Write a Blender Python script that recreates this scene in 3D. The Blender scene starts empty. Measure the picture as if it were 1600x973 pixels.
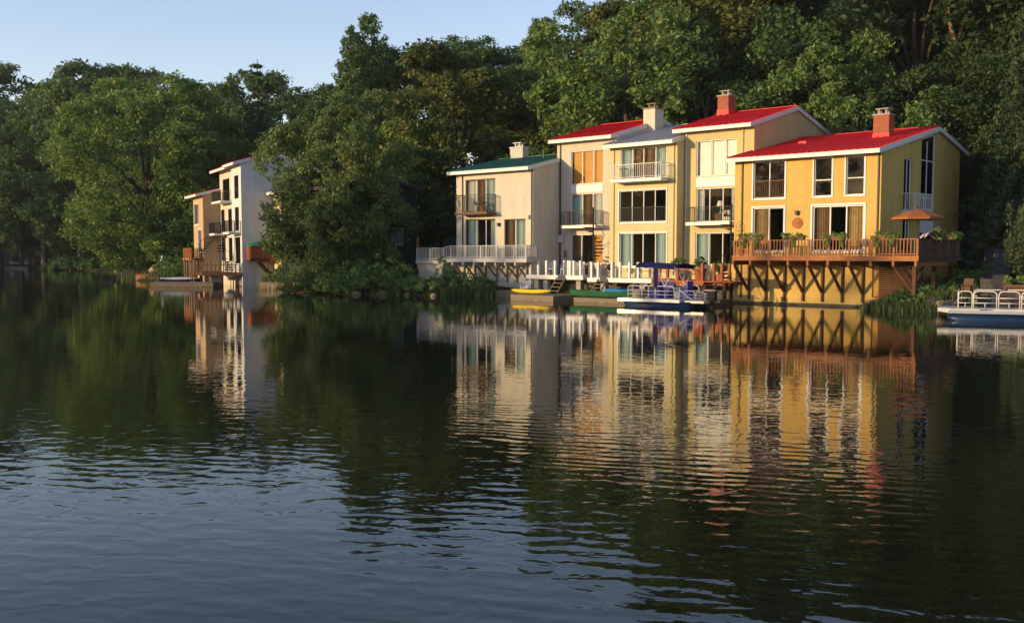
import bpy, math, random
import numpy as np
from math import sin, cos, tan, pi, radians, sqrt, atan2
from mathutils import Vector, Matrix

SC = bpy.context.scene
COL = SC.collection
random.seed(7)

# ------------------------------------------------------------------ camera
cd = bpy.data.cameras.new("camera")
cam = bpy.data.objects.new("camera", cd)
COL.objects.link(cam)
cam.location = (0, 0, 3.0)
cam.rotation_euler = (radians(90 - 4.0), 0, 0)
cd.sensor_width = 36.0
cd.lens = 36.0
cd.shift_y = 0.014
cd.clip_start = 0.1
cd.clip_end = 3000
SC.camera = cam

# ------------------------------------------------------------------ sky, sun, exposure
SUN_EL = radians(9.0)
SUN_DIR = Vector((-0.936, -0.352, 0)).normalized()          # towards the sun, in plan
w = bpy.data.worlds.new("World")
SC.world = w
w.use_nodes = True
wn = w.node_tree
sky = wn.nodes.new("ShaderNodeTexSky")
sky.sky_type = 'NISHITA'
sky.sun_disc = False
sky.sun_elevation = SUN_EL
sky.sun_rotation = atan2(SUN_DIR.x, SUN_DIR.y)
sky.altitude = 100
sky.air_density = 1.0
sky.dust_density = 0.3
sky.ozone_density = 2.2
tint = wn.nodes.new("ShaderNodeMix")                       # a slightly lavender morning air
tint.data_type = 'RGBA'; tint.blend_type = 'MULTIPLY'; tint.inputs[0].default_value = 1.0
tint.inputs[7].default_value = (1.42, 1.10, 1.07, 1)
wn.links.new(sky.outputs[0], tint.inputs[6])
wn.links.new(tint.outputs[2], wn.nodes["Background"].inputs[0])
wn.nodes["Background"].inputs[1].default_value = 0.15
sl = bpy.data.lights.new("sun", 'SUN')
sl.energy = 3.2
sl.angle = radians(0.5)
sl.color = (1.0, 0.71, 0.36)
sun = bpy.data.objects.new("sun", sl)
COL.objects.link(sun)
d = Vector((-SUN_DIR.x * cos(SUN_EL), -SUN_DIR.y * cos(SUN_EL), -sin(SUN_EL)))
sun.rotation_euler = d.to_track_quat('-Z', 'Y').to_euler()
SC.view_settings.view_transform = 'Standard'
SC.view_settings.look = 'None'
SC.view_settings.exposure = 0.9
SC.view_settings.gamma = 1.0

# ------------------------------------------------------------------ materials
def nodes(name):
    m = bpy.data.materials.new(name)
    m.use_nodes = True
    nt = m.node_tree
    return m, nt, nt.nodes["Principled BSDF"]

ALB = 0.8
def mat(name, col, rough=0.6, var=0.12, scale=2.0, bump=0.0, bscale=30.0, metal=0.0, stretch=(1, 1, 1), spec=0.2):
    col = tuple(c * ALB for c in col)
    m, nt, b = nodes(name)
    tc = nt.nodes.new("ShaderNodeTexCoord")
    mp = nt.nodes.new("ShaderNodeMapping")
    mp.inputs['Scale'].default_value = stretch
    nt.links.new(tc.outputs['Object'], mp.inputs[0])
    n = nt.nodes.new("ShaderNodeTexNoise")
    n.inputs['Scale'].default_value = scale
    n.inputs['Detail'].default_value = 5
    n.inputs['Roughness'].default_value = 0.65
    nt.links.new(mp.outputs[0], n.inputs['Vector'])
    r = nt.nodes.new("ShaderNodeValToRGB")
    r.color_ramp.elements[0].position = 0.3
    r.color_ramp.elements[1].position = 0.7
    r.color_ramp.elements[0].color = [c * (1 - var) for c in col] + [1]
    r.color_ramp.elements[1].color = [min(1, c * (1 + var)) for c in col] + [1]
    nt.links.new(n.outputs['Fac'], r.inputs[0])
    nt.links.new(r.outputs[0], b.inputs['Base Color'])
    b.inputs['Roughness'].default_value = rough
    b.inputs['Metallic'].default_value = metal
    b.inputs['Specular IOR Level'].default_value = spec
    if bump:
        n2 = nt.nodes.new("ShaderNodeTexNoise")
        n2.inputs['Scale'].default_value = bscale
        n2.inputs['Detail'].default_value = 3
        nt.links.new(mp.outputs[0], n2.inputs['Vector'])
        bp = nt.nodes.new("ShaderNodeBump")
        bp.inputs['Strength'].default_value = bump
        bp.inputs['Distance'].default_value = 0.02
        nt.links.new(n2.outputs['Fac'], bp.inputs['Height'])
        nt.links.new(bp.outputs[0], b.inputs['Normal'])
    return m

def brick_mat(name, c1, c2, mortar, bw=0.22, bh=0.075, bump=0.5, msize=0.012, stain=0.12, rough=0.75):
    m, nt, b = nodes(name)
    tc = nt.nodes.new("ShaderNodeTexCoord")
    sp = nt.nodes.new("ShaderNodeSeparateXYZ")
    nt.links.new(tc.outputs['Object'], sp.inputs[0])
    ad = nt.nodes.new("ShaderNodeMath"); ad.operation = 'ADD'
    nt.links.new(sp.outputs[0], ad.inputs[0]); nt.links.new(sp.outputs[1], ad.inputs[1])
    cb = nt.nodes.new("ShaderNodeCombineXYZ")
    nt.links.new(ad.outputs[0], cb.inputs[0]); nt.links.new(sp.outputs[2], cb.inputs[1])
    br = nt.nodes.new("ShaderNodeTexBrick")
    br.inputs['Scale'].default_value = 1.0
    br.inputs['Brick Width'].default_value = bw
    br.inputs['Row Height'].default_value = bh
    br.inputs['Mortar Size'].default_value = msize
    br.inputs['Color1'].default_value = (*c1, 1)
    br.inputs['Color2'].default_value = (*c2, 1)
    br.inputs['Mortar'].default_value = (*mortar, 1)
    nt.links.new(cb.outputs[0], br.inputs['Vector'])
    n = nt.nodes.new("ShaderNodeTexNoise"); n.inputs['Scale'].default_value = 0.7; n.inputs['Detail'].default_value = 7
    n.inputs['Roughness'].default_value = 0.7
    ms_ = nt.nodes.new('ShaderNodeMapping'); ms_.inputs['Scale'].default_value = (1.6, 1.6, 0.45)     # rain streaks run down the wall
    nt.links.new(tc.outputs['Object'], ms_.inputs[0]); nt.links.new(ms_.outputs[0], n.inputs['Vector'])
    mr = nt.nodes.new("ShaderNodeMapRange")
    mr.inputs[1].default_value = 0.3; mr.inputs[2].default_value = 0.7
    mr.inputs[3].default_value = 1 - stain; mr.inputs[4].default_value = 1 + stain * 0.25
    nt.links.new(n.outputs['Fac'], mr.inputs[0])
    mx = nt.nodes.new("ShaderNodeMix"); mx.data_type = 'RGBA'; mx.blend_type = 'MULTIPLY'
    mx.inputs[0].default_value = 1
    nt.links.new(br.outputs[0], mx.inputs[6]); nt.links.new(mr.outputs[0], mx.inputs[7])
    nt.links.new(mx.outputs[2], b.inputs['Base Color'])
    bp = nt.nodes.new("ShaderNodeBump"); bp.inputs['Strength'].default_value = bump; bp.inputs['Distance'].default_value = 0.012
    bp.invert = True
    nt.links.new(br.outputs['Fac'], bp.inputs['Height'])
    nt.links.new(bp.outputs[0], b.inputs['Normal'])
    b.inputs['Roughness'].default_value = rough
    b.inputs['Specular IOR Level'].default_value = 0.12
    return m

def painted(name, c, stain=0.2):
    c = tuple(x * ALB for x in c)
    c2 = tuple(x * 0.97 for x in c)
    c3 = tuple(x * 0.90 for x in c)
    return brick_mat(name, c, c2, c3, 0.4, 0.2, 0.25, 0.012, stain, 0.85)

def glass_mat():
    m = bpy.data.materials.new("window_glass"); m.use_nodes = True
    nt = m.node_tree; nt.nodes.clear()
    o = nt.nodes.new("ShaderNodeOutputMaterial")
    t = nt.nodes.new("ShaderNodeBsdfTransparent"); t.inputs[0].default_value = (0.95, 0.97, 0.96, 1)
    g = nt.nodes.new("ShaderNodeBsdfGlossy"); g.inputs['Roughness'].default_value = 0.0
    f = nt.nodes.new("ShaderNodeFresnel"); f.inputs[0].default_value = 1.16
    n = nt.nodes.new("ShaderNodeTexNoise"); n.inputs['Scale'].default_value = 0.9
    bp = nt.nodes.new("ShaderNodeBump"); bp.inputs['Strength'].default_value = 0.03; bp.inputs['Distance'].default_value = 0.03
    nt.links.new(n.outputs['Fac'], bp.inputs['Height']); nt.links.new(bp.outputs[0], g.inputs['Normal'])
    x = nt.nodes.new("ShaderNodeMixShader")
    nt.links.new(f.outputs[0], x.inputs[0]); nt.links.new(t.outputs[0], x.inputs[1]); nt.links.new(g.outputs[0], x.inputs[2])
    nt.links.new(x.outputs[0], o.inputs[0])
    return m

def leaf_mat(name, dark, mid, light, trans=0.35, nscale=0.35):
    m, nt, b = nodes(name)
    tc = nt.nodes.new("ShaderNodeTexCoord")
    n = nt.nodes.new("ShaderNodeTexNoise"); n.inputs['Scale'].default_value = nscale; n.inputs['Detail'].default_value = 4
    nt.links.new(tc.outputs['Object'], n.inputs['Vector'])
    at = nt.nodes.new("ShaderNodeAttribute"); at.attribute_name = "tone"
    oi = nt.nodes.new("ShaderNodeObjectInfo")
    a1 = nt.nodes.new("ShaderNodeMath"); a1.operation = 'MULTIPLY_ADD'; a1.inputs[1].default_value = 0.45; 
    nt.links.new(at.outputs['Fac'], a1.inputs[0]); nt.links.new(n.outputs['Fac'], a1.inputs[2])
    a2 = nt.nodes.new("ShaderNodeMath"); a2.operation = 'MULTIPLY_ADD'; a2.inputs[1].default_value = 0.28
    nt.links.new(oi.outputs['Random'], a2.inputs[0]); nt.links.new(a1.outputs[0], a2.inputs[2])
    r = nt.nodes.new("ShaderNodeValToRGB")
    e = r.color_ramp.elements
    e[0].position = 0.5; e[0].color = (*dark, 1)
    e[1].position = 1.15; e[1].color = (*light, 1)
    k = e.new(0.82); k.color = (*mid, 1)
    nt.links.new(a2.outputs[0], r.inputs[0])
    nt.links.new(r.outputs[0], b.inputs['Base Color'])
    b.inputs['Roughness'].default_value = 0.55
    b.inputs['Specular IOR Level'].default_value = 0.25
    tr = nt.nodes.new("ShaderNodeBsdfTranslucent")
    nt.links.new(r.outputs[0], tr.inputs[0])
    x = nt.nodes.new("ShaderNodeMixShader"); x.inputs[0].default_value = trans
    nt.links.new(b.outputs[0], x.inputs[1]); nt.links.new(tr.outputs[0], x.inputs[2])
    nt.links.new(x.outputs[0], nt.nodes["Material Output"].inputs[0])
    return m

def ramp_mat(name, stops, scale=0.3, rough=0.9, bump=0.6):
    m, nt, b = nodes(name)
    tc = nt.nodes.new("ShaderNodeTexCoord")
    n = nt.nodes.new("ShaderNodeTexNoise"); n.inputs['Scale'].default_value = scale; n.inputs['Detail'].default_value = 9
    n.inputs['Roughness'].default_value = 0.7
    nt.links.new(tc.outputs['Object'], n.inputs['Vector'])
    r = nt.nodes.new("ShaderNodeValToRGB"); e = r.color_ramp.elements
    e[0].position, e[0].color = stops[0][0], (*stops[0][1], 1)
    e[1].position, e[1].color = stops[-1][0], (*stops[-1][1], 1)
    for p, c in stops[1:-1]:
        q = e.new(p); q.color = (*c, 1)
    nt.links.new(n.outputs['Fac'], r.inputs[0]); nt.links.new(r.outputs[0], b.inputs['Base Color'])
    n2 = nt.nodes.new("ShaderNodeTexNoise"); n2.inputs['Scale'].default_value = 6; n2.inputs['Detail'].default_value = 6
    nt.links.new(tc.outputs['Object'], n2.inputs['Vector'])
    bp = nt.nodes.new("ShaderNodeBump"); bp.inputs['Strength'].default_value = bump; bp.inputs['Distance'].default_value = 0.1
    nt.links.new(n2.outputs['Fac'], bp.inputs['Height']); nt.links.new(bp.outputs[0], b.inputs['Normal'])
    b.inputs['Roughness'].default_value = rough
    b.inputs['Specular IOR Level'].default_value = 0.15
    return m

def water_mat():
    m, nt, b = nodes("lake_water")
    b.inputs['Base Color'].default_value = (0.010, 0.012, 0.006, 1)
    b.inputs['Roughness'].default_value = 0.015
    b.inputs['IOR'].default_value = 1.33
    b.inputs['Specular IOR Level'].default_value = 0.5
    tc = nt.nodes.new("ShaderNodeTexCoord")
    def noise(sx, sy, rot, scale, detail, dist):
        mp = nt.nodes.new("ShaderNodeMapping")
        mp.vector_type = 'TEXTURE'
        mp.inputs['Rotation'].default_value = (0, 0, radians(rot))
        mp.inputs['Scale'].default_value = (1 / sx, 1 / sy, 1)
        nt.links.new(tc.outputs['Object'], mp.inputs[0])
        n = nt.nodes.new("ShaderNodeTexNoise")
        n.inputs['Scale'].default_value = scale
        n.inputs['Detail'].default_value = detail
        n.inputs['Roughness'].default_value = 0.45
        n.inputs['Distortion'].default_value = dist
        nt.links.new(mp.outputs[0], n.inputs['Vector'])
        return n.outputs['Fac']
    # the water lies calmer in the lee of the wooded bank than out on the open lake
    sx = nt.nodes.new("ShaderNodeSeparateXYZ"); nt.links.new(tc.outputs['Object'], sx.inputs[0])
    lee = nt.nodes.new("ShaderNodeMapRange"); lee.interpolation_type = 'SMOOTHSTEP'
    lee.inputs[1].default_value = 8; lee.inputs[2].default_value = 34; lee.inputs[3].default_value = 1.0; lee.inputs[4].default_value = 0.24
    nt.links.new(sx.outputs[1], lee.inputs[0])
    def bump(h, dist, prev=None):
        bp = nt.nodes.new("ShaderNodeBump")
        bp.inputs['Strength'].default_value = 1.0
        bp.inputs['Distance'].default_value = dist
        hm_ = nt.nodes.new('ShaderNodeMath'); hm_.operation = 'MULTIPLY'
        nt.links.new(h, hm_.inputs[0]); nt.links.new(lee.outputs[0], hm_.inputs[1])
        nt.links.new(hm_.outputs[0], bp.inputs['Height'])
        if prev: nt.links.new(prev, bp.inputs['Normal'])
        return bp.outputs[0]
    p = bump(noise(0.7, 1.0, -14, 2.9, 2.0, 0.5), WAVE_A)
    p = bump(noise(0.75, 1.0, 10, 1.4, 1.0, 0.3), WAVE_B, p)
    p = bump(noise(0.8, 1.0, -4, 8.0, 1.0, 0.0), WAVE_C, p)
    # a train of small parallel ripples drifting across the lake
    mp = nt.nodes.new("ShaderNodeMapping"); mp.inputs['Rotation'].default_value = (0, 0, radians(15))
    nt.links.new(tc.outputs['Object'], mp.inputs[0])
    wv = nt.nodes.new("ShaderNodeTexWave"); wv.wave_type = 'BANDS'; wv.bands_direction = 'Y'; wv.wave_profile = 'SIN'
    wv.inputs['Scale'].default_value = 0.95; wv.inputs['Distortion'].default_value = 9.0
    wv.inputs['Detail'].default_value = 2.0; wv.inputs['Detail Scale'].default_value = 0.35; wv.inputs['Detail Roughness'].default_value = 0.6
    nt.links.new(mp.outputs[0], wv.inputs['Vector'])
    # patches where the train is stronger or dies away
    ms = nt.nodes.new("ShaderNodeTexNoise"); ms.inputs['Scale'].default_value = 0.09; ms.inputs['Detail'].default_value = 2
    nt.links.new(tc.outputs['Object'], ms.inputs['Vector'])
    mr = nt.nodes.new("ShaderNodeMapRange"); mr.inputs[1].default_value = 0.38; mr.inputs[2].default_value = 0.66
    nt.links.new(ms.outputs['Fac'], mr.inputs[0])
    mu = nt.nodes.new("ShaderNodeMath"); mu.operation = 'MULTIPLY'
    nt.links.new(wv.outputs['Fac'], mu.inputs[0]); nt.links.new(mr.outputs[0], mu.inputs[1])
    p = bump(mu.outputs[0], WAVE_T, p)
    nt.links.new(p, b.inputs['Normal'])
    return m
WAVE_T = 0.0028
WAVE_A, WAVE_B, WAVE_C = 0.0085, 0.004, 0.0012

MT = dict(
    cream=painted("cream_painted_brick", (0.72, 0.66, 0.54)),
    pinkcream=painted("pale_peach_painted_brick", (0.72, 0.62, 0.50)),
    yellow=painted("pale_yellow_painted_brick", (0.72, 0.62, 0.33)),
    butter=painted("butter_yellow_painted_brick", (0.66, 0.55, 0.27)),
    ochre=painted("ochre_painted_brick", (0.70, 0.47, 0.14)),
    white_wall=painted("white_painted_brick", (0.76, 0.74, 0.72)),
    tan=painted("tan_painted_brick", (0.62, 0.42, 0.24)),
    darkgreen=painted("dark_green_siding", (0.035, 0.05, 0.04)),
    white=mat("white_paint", (0.78, 0.77, 0.76), 0.5, 0.06, 3, 0.1),
    offwhite=mat("weathered_white_paint", (0.66, 0.63, 0.60), 0.6, 0.15, 3, 0.2),
    greywood=mat("grey_painted_wood", (0.50, 0.49, 0.50), 0.65, 0.12, 3, 0.2),
    cedar=mat("cedar_stained_wood", (0.37, 0.145, 0.05), 0.6, 0.3, 2.5, 0.3, 20, stretch=(1, 1, 4)),
    cedar_dark=mat("dark_stained_and_shaded_wood", (0.10, 0.04, 0.022), 0.65, 0.3, 2.5, 0.3),
    brownwood=mat("weathered_brown_wood", (0.17, 0.10, 0.06), 0.8, 0.3, 3, 0.4),
    redwood=mat("red_stained_wood", (0.34, 0.10, 0.04), 0.65, 0.3, 3, 0.3),
    oldwood=mat("grey_weathered_timber", (0.24, 0.19, 0.13), 0.85, 0.35, 4, 0.5, 15, stretch=(1, 1, 3)),
    lattice=mat("brown_lattice", (0.22, 0.09, 0.035), 0.7, 0.2),
    redmetal=mat("red_standing_seam_metal", (0.88, 0.022, 0.026), 0.5, 0.28, 0.9, spec=0.25),
    teal=mat("teal_standing_seam_metal", (0.07, 0.235, 0.19), 0.45, 0.15, 1.5, spec=0.25),
    greymetal=mat("pale_grey_standing_seam_metal", (0.50, 0.49, 0.51), 0.45, 0.1, 1.5, spec=0.25),
    iron=mat("black_iron", (0.02, 0.018, 0.018), 0.5, 0.2),
    bronze=mat("dark_bronze_frame", (0.06, 0.05, 0.045), 0.5, 0.2),
    alu=mat("brushed_aluminium", (0.62, 0.62, 0.62), 0.35, 0.1, metal=0.7),
    brick=brick_mat("red_chimney_brick", (0.40, 0.10, 0.035), (0.27, 0.06, 0.03), (0.22, 0.14, 0.10)),
    concrete=mat("concrete", (0.36, 0.34, 0.31), 0.9, 0.25, 4, 0.4),
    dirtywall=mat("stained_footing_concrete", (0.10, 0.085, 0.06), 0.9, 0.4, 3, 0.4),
    blind=mat("amber_blind", (0.62, 0.30, 0.06), 0.8, 0.08, 1),
    whiteblind=mat("white_blind", (0.86, 0.83, 0.76), 0.8, 0.05, 1),
    tealcurtain=mat("pale_teal_curtain", (0.42, 0.52, 0.50), 0.85, 0.1, 4),
    whitecurtain=mat("white_curtain", (0.66, 0.64, 0.60), 0.85, 0.1, 4),
    browncurtain=mat("brown_curtain", (0.22, 0.13, 0.07), 0.85, 0.2, 3),
    goldcurtain_reflection=mat("gold_curtain_and_reflection", (0.42, 0.28, 0.12), 0.85, 0.2, 3),
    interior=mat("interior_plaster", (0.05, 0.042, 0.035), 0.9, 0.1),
    glass=glass_mat(),
    terracotta=mat("terracotta", (0.45, 0.15, 0.06), 0.75, 0.2),
    canvas_orange=mat("orange_canvas", (0.36, 0.13, 0.045), 0.85, 0.15, 3),
    canvas_green=mat("green_canvas", (0.02, 0.22, 0.14), 0.85, 0.15, 3),
    canvas_tan=mat("tan_canvas", (0.34, 0.26, 0.18), 0.85, 0.15, 3),
    navy=mat("navy_canvas", (0.010, 0.014, 0.09), 0.8, 0.2, 3),
    bluevinyl=mat("blue_vinyl", (0.05, 0.06, 0.30), 0.5, 0.15, 3),
    navyhull=mat("navy_painted_hull", (0.012, 0.035, 0.10), 0.35, 0.2, 2),
    whitehull=mat("white_hull", (0.60, 0.59, 0.57), 0.4, 0.08, 2),
    kayak_yellow=mat("yellow_plastic", (0.80, 0.56, 0.02), 0.35, 0.06, 2),
    canoe_green=mat("green_canoe_paint", (0.03, 0.13, 0.06), 0.4, 0.2, 2),
    kayak_blue=mat("blue_plastic", (0.01, 0.20, 0.50), 0.35, 0.1, 2),
    red=mat("red_paint", (0.50, 0.06, 0.04), 0.55, 0.2),
    purple=mat("purple_cloth", (0.10, 0.03, 0.16), 0.85, 0.2),
    stone=mat("grey_step_stone", (0.07, 0.07, 0.075), 0.9, 0.35, 3, 0.6),
    rock=mat("tan_boulder", (0.40, 0.30, 0.18), 0.9, 0.3, 3, 0.6),
    bark=mat("bark", (0.085, 0.062, 0.045), 0.95, 0.4, 4, 0.8, 12, stretch=(1, 1, 0.3)),
    palebark=mat("pale_bark", (0.30, 0.20, 0.12), 0.9, 0.3, 4, 0.6, 12, stretch=(1, 1, 0.3)),
    black=mat("black_plastic", (0.012, 0.012, 0.013), 0.45, 0.2),
    brown=mat("brown_panel", (0.16, 0.085, 0.045), 0.6, 0.2),
    lampshade=mat("lampshade", (0.7, 0.66, 0.58), 0.8, 0.05),
    leaf_maple=leaf_mat("maple_leaves", (0.064, 0.134, 0.032), (0.100, 0.190, 0.043), (0.180, 0.260, 0.054)),
    leaf_olive=leaf_mat("willow_leaves", (0.069, 0.121, 0.032), (0.109, 0.172, 0.046), (0.190, 0.236, 0.069)),
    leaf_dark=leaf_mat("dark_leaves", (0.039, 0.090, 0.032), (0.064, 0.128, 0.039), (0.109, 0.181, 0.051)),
    leaf_mid=leaf_mat("oak_leaves", (0.056, 0.112, 0.030), (0.094, 0.165, 0.041), (0.179, 0.235, 0.060)),
    leaf_light=leaf_mat("locust_leaves", (0.075, 0.143, 0.033), (0.105, 0.188, 0.045), (0.180, 0.255, 0.068)),
    needle=leaf_mat("conifer_needles", (0.030, 0.060, 0.024), (0.048, 0.083, 0.030), (0.083, 0.113, 0.039), 0.15),
    cypress=leaf_mat("grey_green_sprays", (0.040, 0.064, 0.028), (0.064, 0.092, 0.040), (0.096, 0.120, 0.056), 0.2),
    leaf_plant=leaf_mat("planter_leaves", (0.075, 0.150, 0.030), (0.135, 0.225, 0.045), (0.240, 0.330, 0.075)),
    leaf_shrub=leaf_mat("shrub_leaves", (0.061, 0.132, 0.036), (0.101, 0.193, 0.051), (0.182, 0.263, 0.072)),
    reed=leaf_mat("reed_blades", (0.03, 0.06, 0.02), (0.05, 0.09, 0.03), (0.09, 0.12, 0.04), 0.25),
    soil=ramp_mat("forest_floor", [(0.3, (0.018, 0.022, 0.010)), (0.5, (0.035, 0.040, 0.016)), (0.7, (0.06, 0.05, 0.03))]),
)
MT['leaf_deep'] = leaf_mat('shade_darkened_leaves', (0.022, 0.045, 0.016), (0.036, 0.068, 0.022), (0.06, 0.09, 0.028))  # darkness of the shaded right-hand wood put into the leaf colour
MT['oak_bronze'] = leaf_mat("bronze_green_leaves", (0.055, 0.085, 0.022), (0.092, 0.122, 0.031), (0.155, 0.168, 0.045))
MT['water'] = water_mat()

# ------------------------------------------------------------------ frames and mesh helpers
class Frame:
    def __init__(s, x, y, deg):
        s.o = Vector((x, y, 0)); s.a = radians(deg)
        s.u = Vector((cos(s.a), -sin(s.a), 0)); s.v = Vector((sin(s.a), cos(s.a), 0))
    def at(s, u, v, z=0): return s.o + s.u * u + s.v * v + Vector((0, 0, z))
RF = Frame(20.478, 57.212, 41.5)       # the main row: u along the facades, v into the houses
LF = Frame(-24.998, 95.116, 62.0)      # the row further left
GF = Frame(-8.147, 87.49, 50.0)        # the dark green house behind the willow
WF = Frame(0, 0, 0)

ORG = {}
def org(o):
    while o is not None:
        if o.name in ORG: return ORG[o.name]
        o = o.parent
    return Vector((0, 0, 0))

def tag(o, label=None, cat=None, group=None, kind=None):
    if label: o['label'] = label
    if cat: o['category'] = cat
    if group: o['group'] = group
    if kind: o['kind'] = kind
    return o

def thing(name, label, cat, fr, u, v, z=0.0, group=None, local=False, rot=0.0):
    o = bpy.data.objects.new(name, None)
    COL.objects.link(o)
    o.empty_display_size = 0.3
    o.location = fr.at(u, v, z)
    o.rotation_euler = (0, 0, -fr.a + rot)
    ORG[o.name] = Vector((0, 0, 0)) if local else Vector((u, v, z))
    return tag(o, label, cat, group)

class MB:
    def __init__(s): s.V = []; s.F = []
    def poly(s, *pts):
        i = len(s.V); s.V += [tuple(p) for p in pts]; s.F.append(tuple(range(i, i + len(pts)))); return s
    def hexa(s, p):
        i = len(s.V); s.V += [tuple(q) for q in p]
        for f in ((0, 3, 2, 1), (4, 5, 6, 7), (0, 1, 5, 4), (1, 2, 6, 5), (2, 3, 7, 6), (3, 0, 4, 7)):
            s.F.append(tuple(i + k for k in f))
        return s
    def box(s, x0, x1, y0, y1, z0, z1):
        return s.hexa([(x0, y0, z0), (x1, y0, z0), (x1, y1, z0), (x0, y1, z0), (x0, y0, z1), (x1, y0, z1), (x1, y1, z1), (x0, y1, z1)])
    def bar(s, p, q, w=0.05, h=0.05, up=(0, 0, 1)):
        p = Vector(p); q = Vector(q); d = (q - p).normalized(); up = Vector(up)
        if abs(d.dot(up)) > 0.99: up = Vector((1, 0, 0))
        a = d.cross(up).normalized() * (w / 2); b = a.cross(d).normalized() * (h / 2)
        return s.hexa([p - a - b, p + a - b, p + a + b, p - a + b, q - a - b, q + a - b, q + a + b, q - a + b])
    def tube(s, pts, r, n=6, r2=None, cap=True):
        pts = [Vector(p) for p in pts]; m = len(pts)
        if r2 is None: r2 = r
        rs = r if isinstance(r, (list, tuple)) else [r + (r2 - r) * k / max(1, m - 1) for k in range(m)]
        i0 = len(s.V); pa = None
        for k, p in enumerate(pts):
            t = (pts[min(k + 1, m - 1)] - pts[max(k - 1, 0)]).normalized()
            if pa is None:
                a = t.cross(Vector((0, 0, 1)))
                if a.length < 0.05: a = t.cross(Vector((1, 0, 0)))
            else: a = pa - t * pa.dot(t)
            a.normalize(); pa = a; b = t.cross(a)
            for j in range(n):
                th = 2 * pi * j / n
                s.V.append(tuple(p + (a * cos(th) + b * sin(th)) * rs[k]))
        for k in range(m - 1):
            for j in range(n):
                A = i0 + k * n + j; B = i0 + k * n + (j + 1) % n
                s.F.append((A, B, B + n, A + n))
        if cap:
            s.F.append(tuple(i0 + j for j in range(n))[::-1]); s.F.append(tuple(i0 + (m - 1) * n + j for j in range(n)))
        return s
    def lathe(s, prof, c=(0, 0, 0), n=12):
        i0 = len(s.V)
        for r, z in prof:
            for j in range(n):
                th = 2 * pi * j / n
                s.V.append((c[0] + r * cos(th), c[1] + r * sin(th), c[2] + z))
        for k in range(len(prof) - 1):
            for j in range(n):
                A = i0 + k * n + j; B = i0 + k * n + (j + 1) % n
                s.F.append((A, B, B + n, A + n))
        s.F.append(tuple(i0 + j for j in range(n))[::-1]); s.F.append(tuple(i0 + (len(prof) - 1) * n + j for j in range(n)))
        return s
    def mesh(s, name, m, off=None, smooth=False):
        me = bpy.data.meshes.new(name)
        V = s.V if off is None else [(a - off[0], b - off[1], c - off[2]) for a, b, c in s.V]
        me.from_pydata(V, [], s.F)
        me.materials.append(m if not isinstance(m, str) else MT[m])
        if smooth: me.polygons.foreach_set('use_smooth', [True] * len(me.polygons))
        me.update()
        return me
    def ob(s, name, m, parent=None, smooth=False, label=None, kind=None):
        me = s.mesh(name, m, org(parent) if parent is not None else None, smooth)
        return link(name, me, parent, (0, 0, 0), label, kind)

def link(name, me, parent=None, loc=(0, 0, 0), label=None, kind=None, rz=0.0):
    o = bpy.data.objects.new(name, me)
    COL.objects.link(o)
    o.location = loc
    if rz: o.rotation_euler = (0, 0, rz)
    if parent is not None: o.parent = parent
    if label: o['label'] = label
    if kind: o['kind'] = kind
    return o

def piece(name, me, parent, p, rz=0.0):          # an alike piece: shared mesh data, placed in group coordinates
    g = org(parent)
    return link(name, me, parent, (p[0] - g[0], p[1] - g[1], p[2] - g[2]), rz=rz)

def solo(name, mb, m, label, cat, fr, u, v, z, rot=0.0, group=None, smooth=False, kind=None):
    o = link(name, mb.mesh(name, m, None, smooth))
    o.location = fr.at(u, v, z); o.rotation_euler = (0, 0, -fr.a + rot)
    return tag(o, label, cat, group, kind)

def dup(o, parent=None):
    c = o.copy(); COL.objects.link(c)
    c.parent = parent
    for ch in list(o.children): dup(ch, c)
    return c
def place(root, fr, u, v, z, rot=0.0, label=None, first=False):
    c = root if first else dup(root)
    c.location = fr.at(u, v, z); c.rotation_euler = (0, 0, -fr.a + rot)
    if label: c['label'] = label
    return c

# ------------------------------------------------------------------ the shore and the ground
SHORE = [(-170, -150), (-128, -60), (-118, 0), (-112, 60), (-116, 130), (-126, 185), (-122, 212), (-109, 221), (-90, 202), (-77, 186),
         (-60, 158), (-50, 136), (-45, 127), (-42.8, 116.2), (-37.5, 112), (-34, 106), (-30.6, 105.4), (-24.2, 96.6), (-22.6, 93), (-21.6, 87.6),
         (-17.2, 85.7), (-15.3, 80), (-12.5, 76.6), (-8.2, 75.4), (-6.6, 73.2), (-1.6, 72.6)]
for u_, v_ in ((-24.5, -1.2), (-19.0, 0.2), (-9.4, 0.6), (-8.0, 0.5), (-1.4, 0.35), (-0.6, -0.6), (1.0, -1.2), (3.0, -1.9)):
    p_ = RF.at(u_, v_); SHORE.append((p_.x, p_.y))
SHORE += [(22.2, 51.6), (24.6, 49.6), (30, 46), (45, 37), (70, 24), (110, 0), (150, -60), (120, -150)]
_S = np.array(SHORE)
def shore_dist(X, Y):                                # positive on land
    P = np.stack([X, Y], -1)[..., None, :]
    A = _S; B = np.roll(_S, -1, 0); D = B - A
    t = np.clip(((P - A) * D).sum(-1) / (D * D).sum(-1), 0, 1)
    dist = np.sqrt((((A + t[..., None] * D) - P) ** 2).sum(-1)).min(-1)
    ax, ay, bx, by = A[:, 0], A[:, 1], B[:, 0], B[:, 1]
    px, py = P[..., 0], P[..., 1]
    cr = ((ay > py) != (by > py)) & (px < (bx - ax) * (py - ay) / np.where(by == ay, 1e-9, by - ay) + ax)
    inside = cr.sum(-1) % 2 == 1
    return np.where(inside, -dist, dist)
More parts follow.
